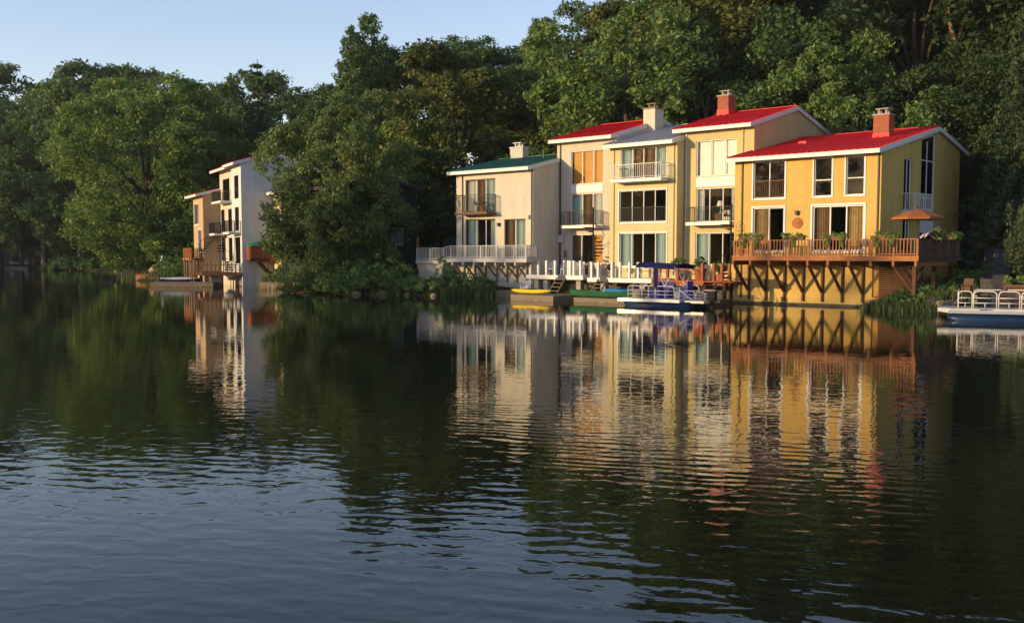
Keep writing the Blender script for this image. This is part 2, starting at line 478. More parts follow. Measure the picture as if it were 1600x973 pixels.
def ground_h(X, Y):
    X = np.asarray(X, float); Y = np.asarray(Y, float)
    d = shore_dist(X, Y)
    h = np.where(d < 0, np.maximum(-2.5, d * 0.6 - 0.05), np.minimum(d * 0.9, 0.35) + 0.11 * np.clip(d, 0, 15) + 0.36 * np.clip(d - 15, 0, 34) + 0.12 * np.clip(d - 49, 0, 60))
    land = d > 2
    h = h + np.where(land, 0.25 * np.sin(X * 0.31 + 1) * np.cos(Y * 0.27) + 0.15 * np.sin(X * 0.9 + Y * 0.7), 0)
    return h
def gz(x, y): return float(ground_h(np.array([x]), np.array([y]))[0])

def build_ground():
    xs = np.concatenate([np.linspace(-900, -190, 15)[:-1], np.arange(-190, 190, 2.0), np.linspace(190, 900, 15)])
    ys = np.concatenate([np.linspace(-700, -160, 8)[:-1], np.arange(-160, 30, 6.0), np.arange(30, 250, 2.0), np.linspace(250, 1200, 15)])
    X, Y = np.meshgrid(xs, ys)
    Z = ground_h(X, Y)
    V = np.stack([X, Y, Z], -1).reshape(-1, 3)
    nx, ny = len(xs), len(ys)
    i = np.arange(nx * ny).reshape(ny, nx)
    F = np.stack([i[:-1, :-1], i[:-1, 1:], i[1:, 1:], i[1:, :-1]], -1).reshape(-1, 4)
    me = bpy.data.meshes.new("ground")
    me.from_pydata(V.tolist(), [], F.tolist())
    me.materials.append(MT['soil'])
    me.polygons.foreach_set('use_smooth', [True] * len(me.polygons))
    o = link("ground", me); tag(o, "dark wooded lake bank and hillside", None, None, 'structure')
build_ground()
wme = bpy.data.meshes.new("lake_water")
wme.from_pydata([(-900, -700, 0), (900, -700, 0), (900, 1200, 0), (-900, 1200, 0)], [], [(0, 1, 2, 3)])
wme.materials.append(MT['water'])
tag(link("lake_water", wme), "dark rippled lake water mirroring houses and trees", None, None, 'structure')
# ------------------------------------------------------------------ houses
def wall_strips(mb, P, a0, a1, top, ops, z0, t, extra=()):
    """A wall along 'a' with real openings. P(a, d, z) places a point d behind the face; top(a) is the height."""
    br = sorted(set([a0, a1] + [x for o in ops for x in (o[0], o[1])] + list(extra)))
    for l, r in zip(br[:-1], br[1:]):
        if r - l < 1e-4: continue
        zs = [(z0, z0)]
        for o in sorted(ops, key=lambda o: o[2]):
            if o[0] <= l + 1e-4 and o[1] >= r - 1e-4:
                zt = o[3]
                if isinstance(zt, tuple):
                    f = lambda a: zt[0] + (zt[1] - zt[0]) * (a - o[0]) / (o[1] - o[0])
                    z1 = (f(l), f(r))
                else: z1 = (zt, zt)
                zs += [(o[2], o[2]), z1]
        zs.append((top(l), top(r)))
        for k in range(0, len(zs), 2):
            b, c = zs[k], zs[k + 1]
            if c[0] - b[0] < 0.01 and c[1] - b[1] < 0.01: continue
            mb.hexa([P(l, 0, b[0]), P(r, 0, b[1]), P(r, t, b[1]), P(l, t, b[0]), P(l, 0, c[0]), P(r, 0, c[1]), P(r, t, c[1]), P(l, t, c[0])])

def curtain(h, win, P, a0, a1, z0, z1, m, d=0.24, name='curtain'):
    mb = MB(); n = max(4, int((a1 - a0) / 0.07)); i0 = 0
    flat = name == 'blind'
    for k in range(n + 1):
        a = a0 + (a1 - a0) * k / n
        dd = d + (0 if flat else 0.035 * (1 if k % 2 else -1) + 0.01 * sin(k * 2.3))
        mb.V += [tuple(P(a, dd, z0)), tuple(P(a, dd, z1))]
    for k in range(n): mb.F.append((2 * k, 2 * k + 2, 2 * k + 3, 2 * k + 1))
    if flat:
        mb.V.extend([tuple(P(a0, d + .02, z0)), tuple(P(a1, d + .02, z0)), tuple(P(a1, d + .02, z1)), tuple(P(a0, d + .02, z1))])
        q = len(mb.V); mb.F.append((q - 4, q - 3, q - 2, q - 1))
    return mb.ob(name, m, win)

def abox(mb, P, a0, a1, d0, d1, z0, z1):
    mb.hexa([P(a0, d0, z0), P(a1, d0, z0), P(a1, d1, z0), P(a0, d1, z0), P(a0, d0, z1), P(a1, d0, z1), P(a1, d1, z1), P(a0, d1, z1)])

def window(h, P, op, vs=(), hs=(), fm='white', fw=0.06, fills=(), rail=None, trim=None, mull=None, name='window', railmat='iron', depth=0.1):
    a0, a1, z0, z1 = op[:4]
    if isinstance(z1, tuple): zs0, zs1 = z1
    else: zs0 = zs1 = z1
    zmin = min(zs0, zs1)
    mb = MB()
    abox(mb, P, a0 - .012, a0 + fw, depth - .045, depth + .045, z0, zmin)
    abox(mb, P, a1 - fw, a1 + .012, depth - .045, depth + .045, z0, zmin)
    abox(mb, P, a0 + fw, a1 - fw, depth - .043, depth + .043, z0 - .012, z0 + fw)
    mb.hexa([P(a0 + fw, depth - .043, zs0 - fw), P(a1 - fw, depth - .043, zs1 - fw), P(a1 - fw, depth + .043, zs1 - fw), P(a0 + fw, depth + .043, zs0 - fw),
             P(a0 + fw, depth - .043, zs0 + .012), P(a1 - fw, depth - .043, zs1 + .012), P(a1 - fw, depth + .043, zs1 + .012), P(a0 + fw, depth + .043, zs0 + .012)])
    if zs1 != zs0:
        lo, hi = (a0, a1) if zs0 < zs1 else (a1, a0)
        abox(mb, P, min(hi, hi - fw if hi == a1 else hi), max(hi, hi - fw if hi == a1 else hi + fw), depth - .045, depth + .045, zmin, max(zs0, zs1))
    if trim:
        T = trim
        abox(mb, P, a0 - T, a0 - .002, -.035, .05, z0 - T, zmin + T)
        abox(mb, P, a1 + .002, a1 + T, -.035, .05, z0 - T, zmin + T)
        abox(mb, P, a0 - .002, a1 + .002, -.05, .05, z0 - T, z0 - .002)
        abox(mb, P, a0 - .002, a1 + .002, -.035, .05, zmin + .002, zmin + T)
    win = mb.ob(name, fm, h)
    edges = [a0 + fw] + list(vs) + [a1 - fw]
    mw = fw * 0.45
    if vs or hs:
        mb = MB()
        for v in vs: abox(mb, P, v - mw, v + mw, depth - .03, depth + .03, z0 + fw, zmin - fw)
        for z in hs:
            for l, r in zip(edges[:-1], edges[1:]):
                abox(mb, P, l + (mw if l in vs else 0), r - (mw if r in vs else 0), depth - .025, depth + .025, z - .03, z + .03)
        mb.ob('mullion', mull or fm, win)
    zed = [z0 + fw] + list(hs) + [None]
    for k, (l, r) in enumerate(zip(edges[:-1], edges[1:])):
        lz, rz_ = [zs0 + (zs1 - zs0) * (q - a0) / (a1 - a0) - fw for q in (l, r)]
        for zb, zt in zip(zed[:-1], zed[1:]):
            t0, t1 = (zt, zt) if zt is not None else (lz, rz_)
            g = MB(); g.hexa([P(l, depth - .004, zb), P(r, depth - .004, zb), P(r, depth + .004, zb), P(l, depth + .004, zb),
                              P(l, depth - .004, t0), P(r, depth - .004, t1), P(r, depth + .004, t1), P(l, depth + .004, t0)])
            g.ob('pane', 'glass', win)
        f = fills[k] if k < len(fills) else None
        if f:
            m, frac0, frac1 = {'o': ('blind', 0, 1), 'W': ('whiteblind', 0, 1), 't': ('tealcurtain', 0, 1), 'w': ('whitecurtain', 0, 1), 'b': ('browncurtain', 0, 1),
                               'g': ('goldcurtain_reflection', 0, 1), 'wl': ('whitecurtain', 0, .45), 'wr': ('whitecurtain', .6, 1), 'tl': ('tealcurtain', 0, .6), 'tr': ('tealcurtain', .4, 1), 'B': ('browncurtain', 0, 1)}[f]
            curtain(h, win, P, l + (r - l) * frac0, l + (r - l) * frac1, z0 + .03, zmin - .03, m, name='blind' if f in 'oWB' else 'curtain')
    if rail:
        mb = MB(); d = 0.02
        abox(mb, P, a0 + .02, a1 - .02, d - .015, d + .015, rail - .02, rail + .02)
        abox(mb, P, a0 + .02, a1 - .02, d - .015, d + .015, z0 + .1, z0 + .13)
        rl = mb.ob('railing', railmat, win)
        n = int((a1 - a0) / 0.14)
        g = org(win)
        me = MB().box(-.01, .01, -.01, .01, z0 + .13, rail - .02).mesh('baluster', railmat)
        for k in range(1, n):
            p = P(a0 + (a1 - a0) * k / n, d, 0)
            piece('baluster', me, win, p)
    return win

def chimney(h, u0, u1, v0, v1, zb, zt, m, band=None, bandz=0, cap='concrete', pots=True):
    c = MB().box(u0, u1, v0, v1, zb, zt).ob('chimney', m, h)
    mb = MB().box(u0 - .06, u1 + .06, v0 - .06, v1 + .06, zt, zt + .09)
    mb.ob('cap', cap, c)
    if pots:
        mb = MB(); cu, cv = (u0 + u1) / 2, (v0 + v1) / 2
        for sx in (-.22, .22):
            for sy in (-.16, .16): mb.box(cu + sx - .06, cu + sx + .06, cv + sy - .06, cv + sy + .06, zt + .09, zt + .36)
        mb.box(cu - .4, cu + .4, cv - .32, cv + .32, zt + .36, zt + .43)
        mb.ob('flue_cover', cap, c)
    if band:
        MB().box(u0 - .03, u1 + .03, v0 - .03, v1 + .03, zb, bandz).ob('flashing', band, c)
    return c

def roof(h, u0, u1, vf, zf, vr, vb, s, sb, m, seam=0.5, fascia='white', thick=0.16, rakes=(True, True), fh=0.24):
    zr = zf + s * (vr - vf); zb = zr - sb * (vb - vr)
    mb = MB()
    mb.hexa([(u0, vf + .03, zf - thick), (u1, vf + .03, zf - thick), (u1, vr, zr - thick), (u0, vr, zr - thick), (u0, vf + .03, zf - .02), (u1, vf + .03, zf - .02), (u1, vr, zr - .02), (u0, vr, zr - .02)])
    mb.hexa([(u0, vr, zr - thick), (u1, vr, zr - thick), (u1, vb, zb - thick), (u0, vb, zb - thick), (u0, vr, zr - .02), (u1, vr, zr - .02), (u1, vb, zb - .02), (u0, vb, zb - .02)])
    r = mb.ob('roof', 'offwhite', h)
    n = max(1, round((u1 - u0) / seam)); wd = (u1 - u0) / n
    def panel(dv, dz):
        q = MB(); L = Vector((0, dv, dz))
        q.hexa([(0, 0, -.018), (wd - .004, 0, -.018), (wd - .004, dv, dz - .018), (0, dv, dz - .018), (0, 0, .004), (wd - .004, 0, .004), (wd - .004, dv, dz + .004), (0, dv, dz + .004)])
        q.hexa([(0, 0, .0045), (.035, 0, .0045), (.035, dv, dz + .0045), (0, dv, dz + .0045), (0, 0, .06), (.035, 0, .06), (.035, dv, dz + .06), (0, dv, dz + .06)])
        return q.mesh('roof_panel', m)
    pf = panel(vr - vf + .02, s * (vr - vf + .02)); pb = panel(vb - vr, -sb * (vb - vr))
    for k in range(n):
        piece('roof_panel', pf, r, (u0 + k * wd, vf - .02, zf - .02 * s + .02))
        piece('roof_panel', pb, r, (u0 + k * wd, vr + .002, zr + .02))
    MB().bar((u0, vr, zr + .05), (u1, vr, zr + .05), .3, .03).ob('ridge_cap', m, r)
    MB().box(u0, u1, vf - .03, vf + .03, zf - fh, zf - .004).ob('fascia', fascia, r)
    for side, on in ((u0, rakes[0]), (u1, rakes[1])):
        if not on: continue
        o = -.03 if side == u0 else .0
        mb = MB()
        for (va, za, vc, zc) in ((vf + .03, zf + .03 * s, vr, zr), (vr, zr, vb, zb)):
            mb.hexa([(side + o, va, za - .26), (side + o + .03, va, za - .26), (side + o + .03, vc, zc - .26), (side + o, vc, zc - .26),
                     (side + o, va, za + .015), (side + o + .03, va, za + .015), (side + o + .03, vc, zc + .015), (side + o, vc, zc + .015)])
        mb.ob('rake_board', fascia, r)
    return r

class House:
    def __init__(s, name, label, fr, u0, u1, v0, vb, wm, rf, zbase=-0.4, t=0.18, floors=(), front=(), side=(), fascia='white'):
        """rf = (vf, zf, vr, vroofback, slope, slope_back, material, seam, extra_left, extra_right, rakes)"""
        s.u0, s.u1, s.v0, s.vb = u0, u1, v0, vb
        s.h = thing(name, label, 'house', fr, u0, v0, 0)
        vf, zf, vr, vrb, sl_, sb, rm, seam, el, er, rk = rf
        zr = zf + sl_ * (vr - vf)
        top = lambda v: (zf + sl_ * (v - vf) if v <= vr else zr - sb * (v - vr)) - 0.165
        s.Pf = lambda a, d, z: (a, v0 + d, z)
        s.Ps = lambda a, d, z: (u1 - d, a, z)
        mb = MB()
        wall_strips(mb, s.Pf, u0, u1, lambda a: top(v0), front, zbase, t)
        wall_strips(mb, s.Ps, v0 + t, vb, top, side, zbase, t, [vr] if v0 < vr < vb else [])
        wall_strips(mb, lambda a, d, z: (u0 + d, a, z), v0 + t, vb, top, [], zbase, t, [vr] if v0 < vr < vb else [])
        mb.box(u0 + t, u1 - t, vb - t, vb, zbase, top(vb))
        s.wall = mb.ob('wall', wm, s.h)
        s.roof = roof(s.h, u0 - el, u1 + er, vf, zf, vr, vrb, sl_, sb, rm, seam, rakes=rk, fascia=fascia)
        mb = MB()
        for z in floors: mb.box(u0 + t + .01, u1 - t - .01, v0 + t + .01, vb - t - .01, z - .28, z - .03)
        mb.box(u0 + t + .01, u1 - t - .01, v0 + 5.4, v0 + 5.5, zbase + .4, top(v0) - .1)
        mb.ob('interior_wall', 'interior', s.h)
        s.top = top
    def win(s, op, **k): return window(s.h, s.Pf, op, **k)
    def swin(s, op, **k): return window(s.h, s.Ps, op, **k)
    def spout(s, u, z0, z1, m='bronze', v=None):
        v = s.v0 if v is None else v
        mb = MB().box(u - .04, u + .04, v - .07, v - .002, z0, z1)
        mb.ob('downspout', m, s.h)
    def panel(s, a0, a1, z0, z1, n, m='white'):
        for k in range(n):
            l = a0 + (a1 - a0) * k / n; r = a0 + (a1 - a0) * (k + 1) / n
            MB().box(l + .008, r - .008, s.v0 - .03, s.v0 - .003, z0, z1).ob('spandrel_panel', m, s.h)
    def balcony(s, a0, a1, depth, z0, z1, zr, slab='white', rail='iron', sp=0.14, th=0.018, post=0.035, sides=True):
        v1 = s.v0 - .004; v0 = s.v0 - depth
        b = MB().box(a0, a1, v0, v1, z0, z1).ob('balcony', slab, s.h)
        mb = MB(); e = .05
        mb.bar((a0 + e, v0 + e, zr), (a1 - e, v0 + e, zr), post, post)
        for a in (a0 + e, a1 - e): mb.bar((a, v0 + e + post / 2, zr), (a, v1 - .02, zr), post, post)
        mb.bar((a0 + e, v0 + e, z1 + .09), (a1 - e, v0 + e, z1 + .09), post * .8, post * .8)
        for a in (a0 + e, a1 - e):
            mb.bar((a, v0 + e + post / 2, z1 + .09), (a, v1 - .02, z1 + .09), post * .8, post * .8)
            mb.box(a - post / 2, a + post / 2, v0 + e - post / 2 - .002, v0 + e + post / 2, z1, zr - post / 2)
            mb.box(a - post / 2, a + post / 2, v1 - .04, v1 - .004, z1, zr - post / 2)
        mb.ob('railing', rail, b)
        me = MB().box(-th / 2, th / 2, -th / 2, th / 2, z1 + .1, zr - .01).mesh('baluster', rail)
        n = int((a1 - a0) / sp)
        for k in range(1, n): piece('baluster', me, b, (a0 + e + (a1 - a0 - 2 * e) * k / n, v0 + e, 0))
        n = int(depth / sp)
        for a in (a0 + e, a1 - e):
            for k in range(1, n): piece('baluster', me, b, (a, v0 + e + (depth - 2 * e) * k / n, 0))
        return b

def spiral(h, u, v, z0, z1, r=0.72, n=13, a_start=0.0, total=2 * pi * 0.9, rail_h=0.9, m='iron', pole_top=None):
    mb = MB().tube([(u, v, z0), (u, v, pole_top or z1 + 1.0)], 0.055, 8)
    pts = []
    for k in range(n * 2 + 1):
        t = k / (n * 2); a = a_start + total * t
        pts.append((u + r * cos(a), v + r * sin(a), z0 + (z1 - z0) * t + rail_h))
    mb.tube(pts, 0.022, 6)
    for k in range(0, n + 1, 3):
        t = k / n; a = a_start + total * t
        mb.bar((u + r * cos(a), v + r * sin(a), z0 + (z1 - z0) * t), (u + r * cos(a), v + r * sin(a), z0 + (z1 - z0) * t + rail_h), .02, .02)
    st = mb.ob('spiral_stair', m, h)
    q = MB(); q.hexa([(.05, -.05, 0), (r, -.2, 0), (r, .2, 0), (.05, .05, 0), (.05, -.05, .04), (r, -.2, .04), (r, .2, .04), (.05, .05, .04)])
    q.box(.06, r - .02, -.03, .03, -.07, -.003)
    me = q.mesh('tread', m)
    for k in range(n):
        t = (k + 0.5) / n
        piece('tread', me, st, (u, v, z0 + (z1 - z0) * t), rz=a_start + total * t)
    return st

def lantern(h, P, a, z, m='bronze'):
    mb = MB()
    abox(mb, P, a - .05, a + .05, -.03, -.003, z - .1, z + .12)
    abox(mb, P, a - .075, a + .075, -.2, -.04, z - .06, z + .14)
    abox(mb, P, a - .095, a + .095, -.22, -.031, z + .14, z + .18)
    mb.ob('wall_lantern', m, h)

# ---- the ochre house on the right
E_front = [(-7.84, -5.78, 6.32, 8.55), (-3.96, -2.86, 6.32, 8.53), (-2.04, -.96, 6.33, 8.53), (-7.83, -5.8, 3.17, 5.78), (-4.0, -.93, 3.17, 5.78)]
E_side = [(3.3, 4.5, 5.55, 8.55), (6.0, 8.3, 5.68, (9.86, 10.3)), (3.3, 4.45, 3.17, 5.45), (6.05, 8.25, 3.17, 5.05)]
E = House('townhouse', 'ochre townhouse with red metal roof and wooden deck above the water', RF, -9.1, 0, 0, 12.8, 'ochre',
          (-.6, 8.80, 8.66, 14.1, .215, .215, 'redmetal', .47, .24, .12, (True, True)), floors=(3.1, 6.2), front=E_front, side=E_side, zbase=-.5)
E.win(E_front[0], vs=[-6.8], trim=.09, rail=7.37, railmat='browncurtain')
E.win(E_front[1], hs=[7.26], trim=.08)
E.win(E_front[2], hs=[7.30], trim=.08)
E.win(E_front[3], vs=[-6.8], trim=.1, fills=['g', None], fw=.07)  # gold pleated sheet stands in for a tan reflection in the pane
E.win(E_front[4], vs=[-2.95, -1.98], trim=.11, fills=['b', None, 'g'], fw=.08)  # gold sheet here again imitates a reflection
E.swin(E_side[0], vs=[3.95], fills=['b', 'w'])
E.swin(E_side[1], vs=[7.15], hs=[6.38, 8.63], fw=.07, fills=[])
E.swin(E_side[2], vs=[4.0], fills=[None, 'w'], fw=.08)
E.swin(E_side[3], vs=[7.15], hs=[4.3], fw=.07, fills=['wl', None])
MB().box(.003, .03, 6.05, 8.25, 4.3, 5.02).ob('spandrel_panel', 'white', E.h)
b = MB().box(.004, .75, 3.1, 6.0, 5.33, 5.5).ob('balcony', 'white', E.h)
mb = MB()
mb.bar((.72, 3.14, 6.5), (.72, 5.96, 6.5), .04, .04); mb.bar((.02, 3.14, 6.5), (.70, 3.14, 6.5), .04, .04); mb.bar((.02, 5.96, 6.5), (.70, 5.96, 6.5), .04, .04)
for v_ in (3.14, 4.55, 5.96): mb.box(.70, .74, v_ - .02, v_ + .02, 5.5, 6.48)
mb.ob('railing', 'white', b)
me = MB().box(-.01, .01, -.01, .01, 5.5, 6.48).mesh('baluster', 'white')
for k in range(1, 19): piece('baluster', me, b, (.72, 3.14 + 2.82 * k / 19, 0))
for k in range(1, 5): piece('baluster', me, b, (.02 + .7 * k / 5, 3.14, 0))
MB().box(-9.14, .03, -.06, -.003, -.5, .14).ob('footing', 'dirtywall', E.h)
E.spout(-8.57, .35, 8.6); E.spout(-.15, 2.9, 8.6)
lantern(E.h, E.Pf, -4.95, 5.36); lantern(E.h, E.Ps, 8.9, 4.55, 'white')
chimney(E.h, -2.57, -1.62, 5.0, 5.75, 9.7, 11.33, 'brick', 'redmetal', 10.25)
MB().box(-7.2, -6.7, 4.6, 5.1, 9.8, 10.1).ob('roof_vent', 'redmetal', E.h)
mb = MB()
for r_, d_ in ((.33, .05), (.25, .075), (.16, .1), (.07, .13)):
    mb2 = []
    for k in range(20): mb2.append((-4.93 + r_ * cos(2 * pi * k / 20), 4.82 + r_ * sin(2 * pi * k / 20)))
    f = [(x, -d_, z) for x, z in mb2]; bk = [(x, -.004, z) for x, z in mb2]
    mb.poly(*f)
    for k in range(20): mb.poly(f[k], bk[k], bk[(k + 1) % 20], f[(k + 1) % 20])
mb.ob('wall_medallion', 'terracotta', E.h)

# ---- cream house with the teal roof
A_front = [(-31.48, -28.46, 6.12, 8.55), (-31.48, -28.46, 2.66, 5.6), (-27.56, -25.54, 2.66, 5.53)]
A = House('townhouse', 'cream townhouse with teal metal roof and grey painted deck', RF, -32.45, -24.82, -.6, 9.6, 'cream',
          (-1.2, 9.17, 4.75, 10.4, .225, .225, 'teal', .47, .4, .06, (True, True)), floors=(2.6, 6.05), front=A_front, zbase=-.3)
A.win(A_front[0], vs=[-30.4, -29.44], fm='bronze', mull='white', fills=['w', 'b', 't'], fw=.07)
A.win(A_front[1], vs=[-30.39, -29.44], fm='bronze', mull='white', fills=['t', None, 'tr'], fw=.07)
A.win(A_front[2], vs=[-26.5], fm='bronze', mull='white', fills=['b', 't'], fw=.07)
A.balcony(-31.62, -28.38, 1.0, 5.9, 6.1, 7.35, slab='brownwood')
A.spout(-31.77, 2.7, 8.9); A.spout(-24.92, .6, 8.9)
lantern(A.h, A.Pf, -28.05, 5.1)
MB().box(-25.35, -25.12, -.75, -.603, 5.5, 5.78).ob('light_box', 'offwhite', A.h)
chimney(A.h, -31.25, -29.95, 4.2, 4.9, 9.9, 11.25, 'cream', 'teal', 10.5, 'offwhite')
MB().tube([(-27.0, 3.2, 10.1), (-27.0, 3.2, 10.75)], .05, 8).ob('vent_pipe', 'teal', A.h)
MB().box(-32.46, -24.8, -.64, -.603, -.3, .45).ob('footing', 'oldwood', A.h)

# ---- peach house with amber blinds
B_front = [(-23.77, -20.87, 8.0, 10.4), (-23.75, -20.87, 5.05, 7.34), (-23.74, -20.88, 2.3, 4.42)]
B = House('townhouse', 'pale peach townhouse with red roof and amber blinds in its top windows', RF, -25.05, -19.76, 2.4, 13.2, 'pinkcream',
          (1.8, 11.25, 8.33, 13.8, .26, .26, 'redmetal', .47, .35, -.02, (True, True)), floors=(2.25, 5.0, 7.9), front=B_front)
B.win(B_front[0], vs=[-22.77, -21.76], fills=['o', 'o', 'o'])
B.panel(-23.77, -20.87, 7.4, 7.94, 3)
B.win(B_front[1], vs=[-22.75, -21.8], fills=['t', 'b', 'w'])
B.win(B_front[2], vs=[-22.8, -21.75], fm='white', fills=['b', None, 'o'])
B.balcony(-23.9, -20.8, 1.0, 4.84, 5.05, 6.05)
spiral(B.h, -20.78, 1.15, 1.55, 4.95, 0.75, 14, pi * 1.25, -2 * pi * 0.95, pole_top=6.25)
B.spout(-24.72, 1.6, 11.0, 'bronze')
MB().box(-24.95, -24.3, 2.18, 2.397, 3.85, 4.38).ob('meter_box', 'offwhite', B.h)

# ---- yellow house standing forward in the middle
C_front = [(-18.8, -15.1, 8.08, 10.15), (-18.9, -15.08, 5.15, 7.33), (-18.87, -15.04, 2.15, 4.44)]
C = House('townhouse', 'pale yellow townhouse standing forward, with whitish roof and white balcony', RF, -19.72, -14.26, 1.6, 13.2, 'yellow',
          (1.0, 10.45, 8.33, 13.8, .26, .26, 'greymetal', .47, .2, .0, (True, True)), floors=(2.1, 5.0, 7.95), front=C_front)
C.win(C_front[0], vs=[-17.85, -16.95, -15.98], fills=['t', 'b', 'b', 't'])
C.win(C_front[1], vs=[-17.87, -16.93, -16.0], rail=6.15, trim=.08)
C.win(C_front[2], vs=[-17.87, -16.95, -15.95], fills=['t', None, None, 't'], trim=.08)
C.balcony(-18.96, -14.86, 1.0, 7.83, 8.05, 9.0, rail='white', sp=.17, th=.02)
C.spout(-19.35, 1.6, 10.2, 'butter'); C.spout(-14.5, 1.6, 10.1, 'butter')
chimney(C.h, -20.1, -19.1, 6.2, 7.3, 11.3, 13.45, 'cream', None, 0, 'oldwood')

# ---- butter yellow house set back
D_front = [(-13.36, -10.4, 8.06, 10.4), (-13.33, -10.42, 5.1, 7.3), (-13.37, -10.36, 2.3, 4.4)]
D = House('townhouse', 'set-back butter yellow townhouse with white blinds under a high red gable', RF, -14.235, -9.18, 2.5, 13.25, 'butter',
          (1.9, 11.2, 8.33, 13.84, .26, .26, 'redmetal', .47, .62, .08, (True, True)), floors=(2.25, 5.0, 7.95), front=D_front)
D.win(D_front[0], vs=[-12.32, -11.27], fills=['W', 'W', 'W'])
D.panel(-13.36, -10.4, 7.38, 8.0, 1)
D.win(D_front[1], vs=[-12.36, -11.38], fills=['wl', None, 'wr'])
D.win(D_front[2], vs=[-12.37, -11.36], fills=['t', None, None])
D.balcony(-13.52, -10.26, 1.0, 4.86, 5.07, 6.04)
spiral(D.h, -10.05, 1.3, 1.4, 4.95, 0.72, 14, pi * 1.25, -2 * pi * 0.95, pole_top=6.2)
D.spout(-9.95, 5.5, 11.0, 'butter'); D.spout(-14.1, 1.6, 10.9, 'white')
chimney(D.h, -15.25 + .55, -14.4 + .55, 7.4, 8.4, 12.3, 13.95, 'brick', 'redmetal', 13.05)

# ---- the row further left
lw = [(-2.72, -.98, 8.2, 10.35), (-2.64, -1.03, 5.2, 7.4), (-2.7, -.66, 2.1, 4.6)]
W = House('townhouse', 'white townhouse with a broad blank side wall beside the willow', LF, -3.9, 0, 0, 8.6, 'white_wall',
          (-.7, 11.42, 3.2, 9.0, .28, .34, 'redmetal', .5, .5, .08, (True, True)), floors=(2.05, 5.1, 8.1), front=lw)
for o in lw: W.win(o, vs=[(o[0] + o[1]) / 2], fm='bronze', fills=['b', 't'])
W.balcony(-2.9, -.4, 1.1, 4.85, 5.05, 6.1)
spiral(W.h, -3.2, -.85, 1.4, 4.95, .75, 14, pi * .3, 2 * pi * .95, pole_top=6.2)
lw = [(-9.0, -6.0, 8.2, 10.4), (-10.0, -8.4, 5.2, 7.45), (-10.0, -8.2, 2.3, 4.7), (-6.8, -4.6, 5.2, 7.4), (-6.8, -4.6, 2.3, 4.6)]
Mi = House('townhouse', 'cream townhouse with spiral stairs, between the tan and white ones', LF, -10.32, -3.93, .3, 8.6, 'cream',
           (-.5, 11.35, 3.2, 9.0, .28, .34, 'redmetal', .5, .8, -.03, (True, True)), floors=(2.05, 5.1, 8.1), front=lw)
for o in lw: Mi.win(o, vs=[(o[0] + o[1]) / 2], fm='bronze', fills=['t', 'b'])
Mi.balcony(-9.2, -5.0, 1.1, 7.95, 8.15, 9.15); Mi.balcony(-10.2, -7.6, 1.2, 4.85, 5.05, 6.1)
spiral(Mi.h, -10.6, -1.0, 1.4, 4.95, .8, 14, pi * .6, 2 * pi * .95, pole_top=6.2)
lw = [(-15.0, -12.6, 6.05, 8.2), (-13.0, -11.2, 3.2, 5.5)]
Lo = House('townhouse', 'low tan townhouse with red roof, leftmost beside the big maple', LF, -15.3, -10.36, -1.4, 10, 'tan',
           (-2.1, 9.0, 4.5, 10.5, .25, .25, 'redmetal', .5, .8, .08, (True, True)), floors=(3.0, 6.0), front=lw)
Lo.win(lw[0], vs=[-13.8], trim=.1, fills=['w', 'w']); Lo.win(lw[1], vs=[-12.1], trim=.1, fills=['b', 'g'])
lw = [(.5, 2.4, 5.2, 7.2), (.5, 2.4, 2.6, 4.7)]
Ye = House('townhouse', 'yellow townhouse glimpsed between the white side wall and willow foliage', LF, .05, 3.4, 2.9, 12, 'yellow',
           (2.3, 8.7, 6.5, 12.3, .25, .25, 'greymetal', .5, .1, .2, (True, True)), floors=(2.5, 5.1), front=lw)
for o in lw: Ye.win(o, vs=[1.45], fills=['w', 'w'])
gs = [(-3.43, -1.3, 3.72, 5.22)]
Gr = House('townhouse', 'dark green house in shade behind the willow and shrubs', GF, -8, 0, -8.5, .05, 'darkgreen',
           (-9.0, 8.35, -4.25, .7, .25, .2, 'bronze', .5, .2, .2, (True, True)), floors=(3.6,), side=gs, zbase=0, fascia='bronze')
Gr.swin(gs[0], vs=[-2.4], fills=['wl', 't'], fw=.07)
# ------------------------------------------------------------------ decks
def run_rail(root, p, q, z, h, posts, sp, m, pw=.1, bw=.04, rw=.12, pm=None, top=True, dz=0.0, bottom=.1, rail_h=.05):
    """Railing from plan point p to q: posts at the given distances, balusters between, a cap rail and a bottom rail."""
    p = Vector((*p, z)); q = Vector((*q, z + dz)); L = (q.xy - p.xy).length; dr = (q - p) / L
    ang = atan2(dr.y, dr.x)
    if top: MB().bar(p + Vector((0, 0, h - rail_h / 2)), q + Vector((0, 0, h - rail_h / 2)), rw, rail_h).ob('rail', m, root)
    MB().bar(p + Vector((0, 0, bottom)), q + Vector((0, 0, bottom)), .05, .06).ob('rail', m, root)
    me = MB().box(-pw / 2, pw / 2, -pw / 2, pw / 2, -.02, h - rail_h - .004).mesh('post', pm or m)
    mb_ = MB().box(-bw / 2, bw / 2, -bw / 2 - .02, bw / 2 - .02, bottom - .05, h - rail_h - .006).mesh('baluster', m)
    for t in posts: piece('post', me, root, p + dr * t, ang)
    n = int(L / sp)
    for k in range(1, n):
        t = L * k / n
        if all(abs(t - a) > pw * .5 + bw * .6 for a in posts): piece('baluster', mb_, root, p + dr * t, ang)

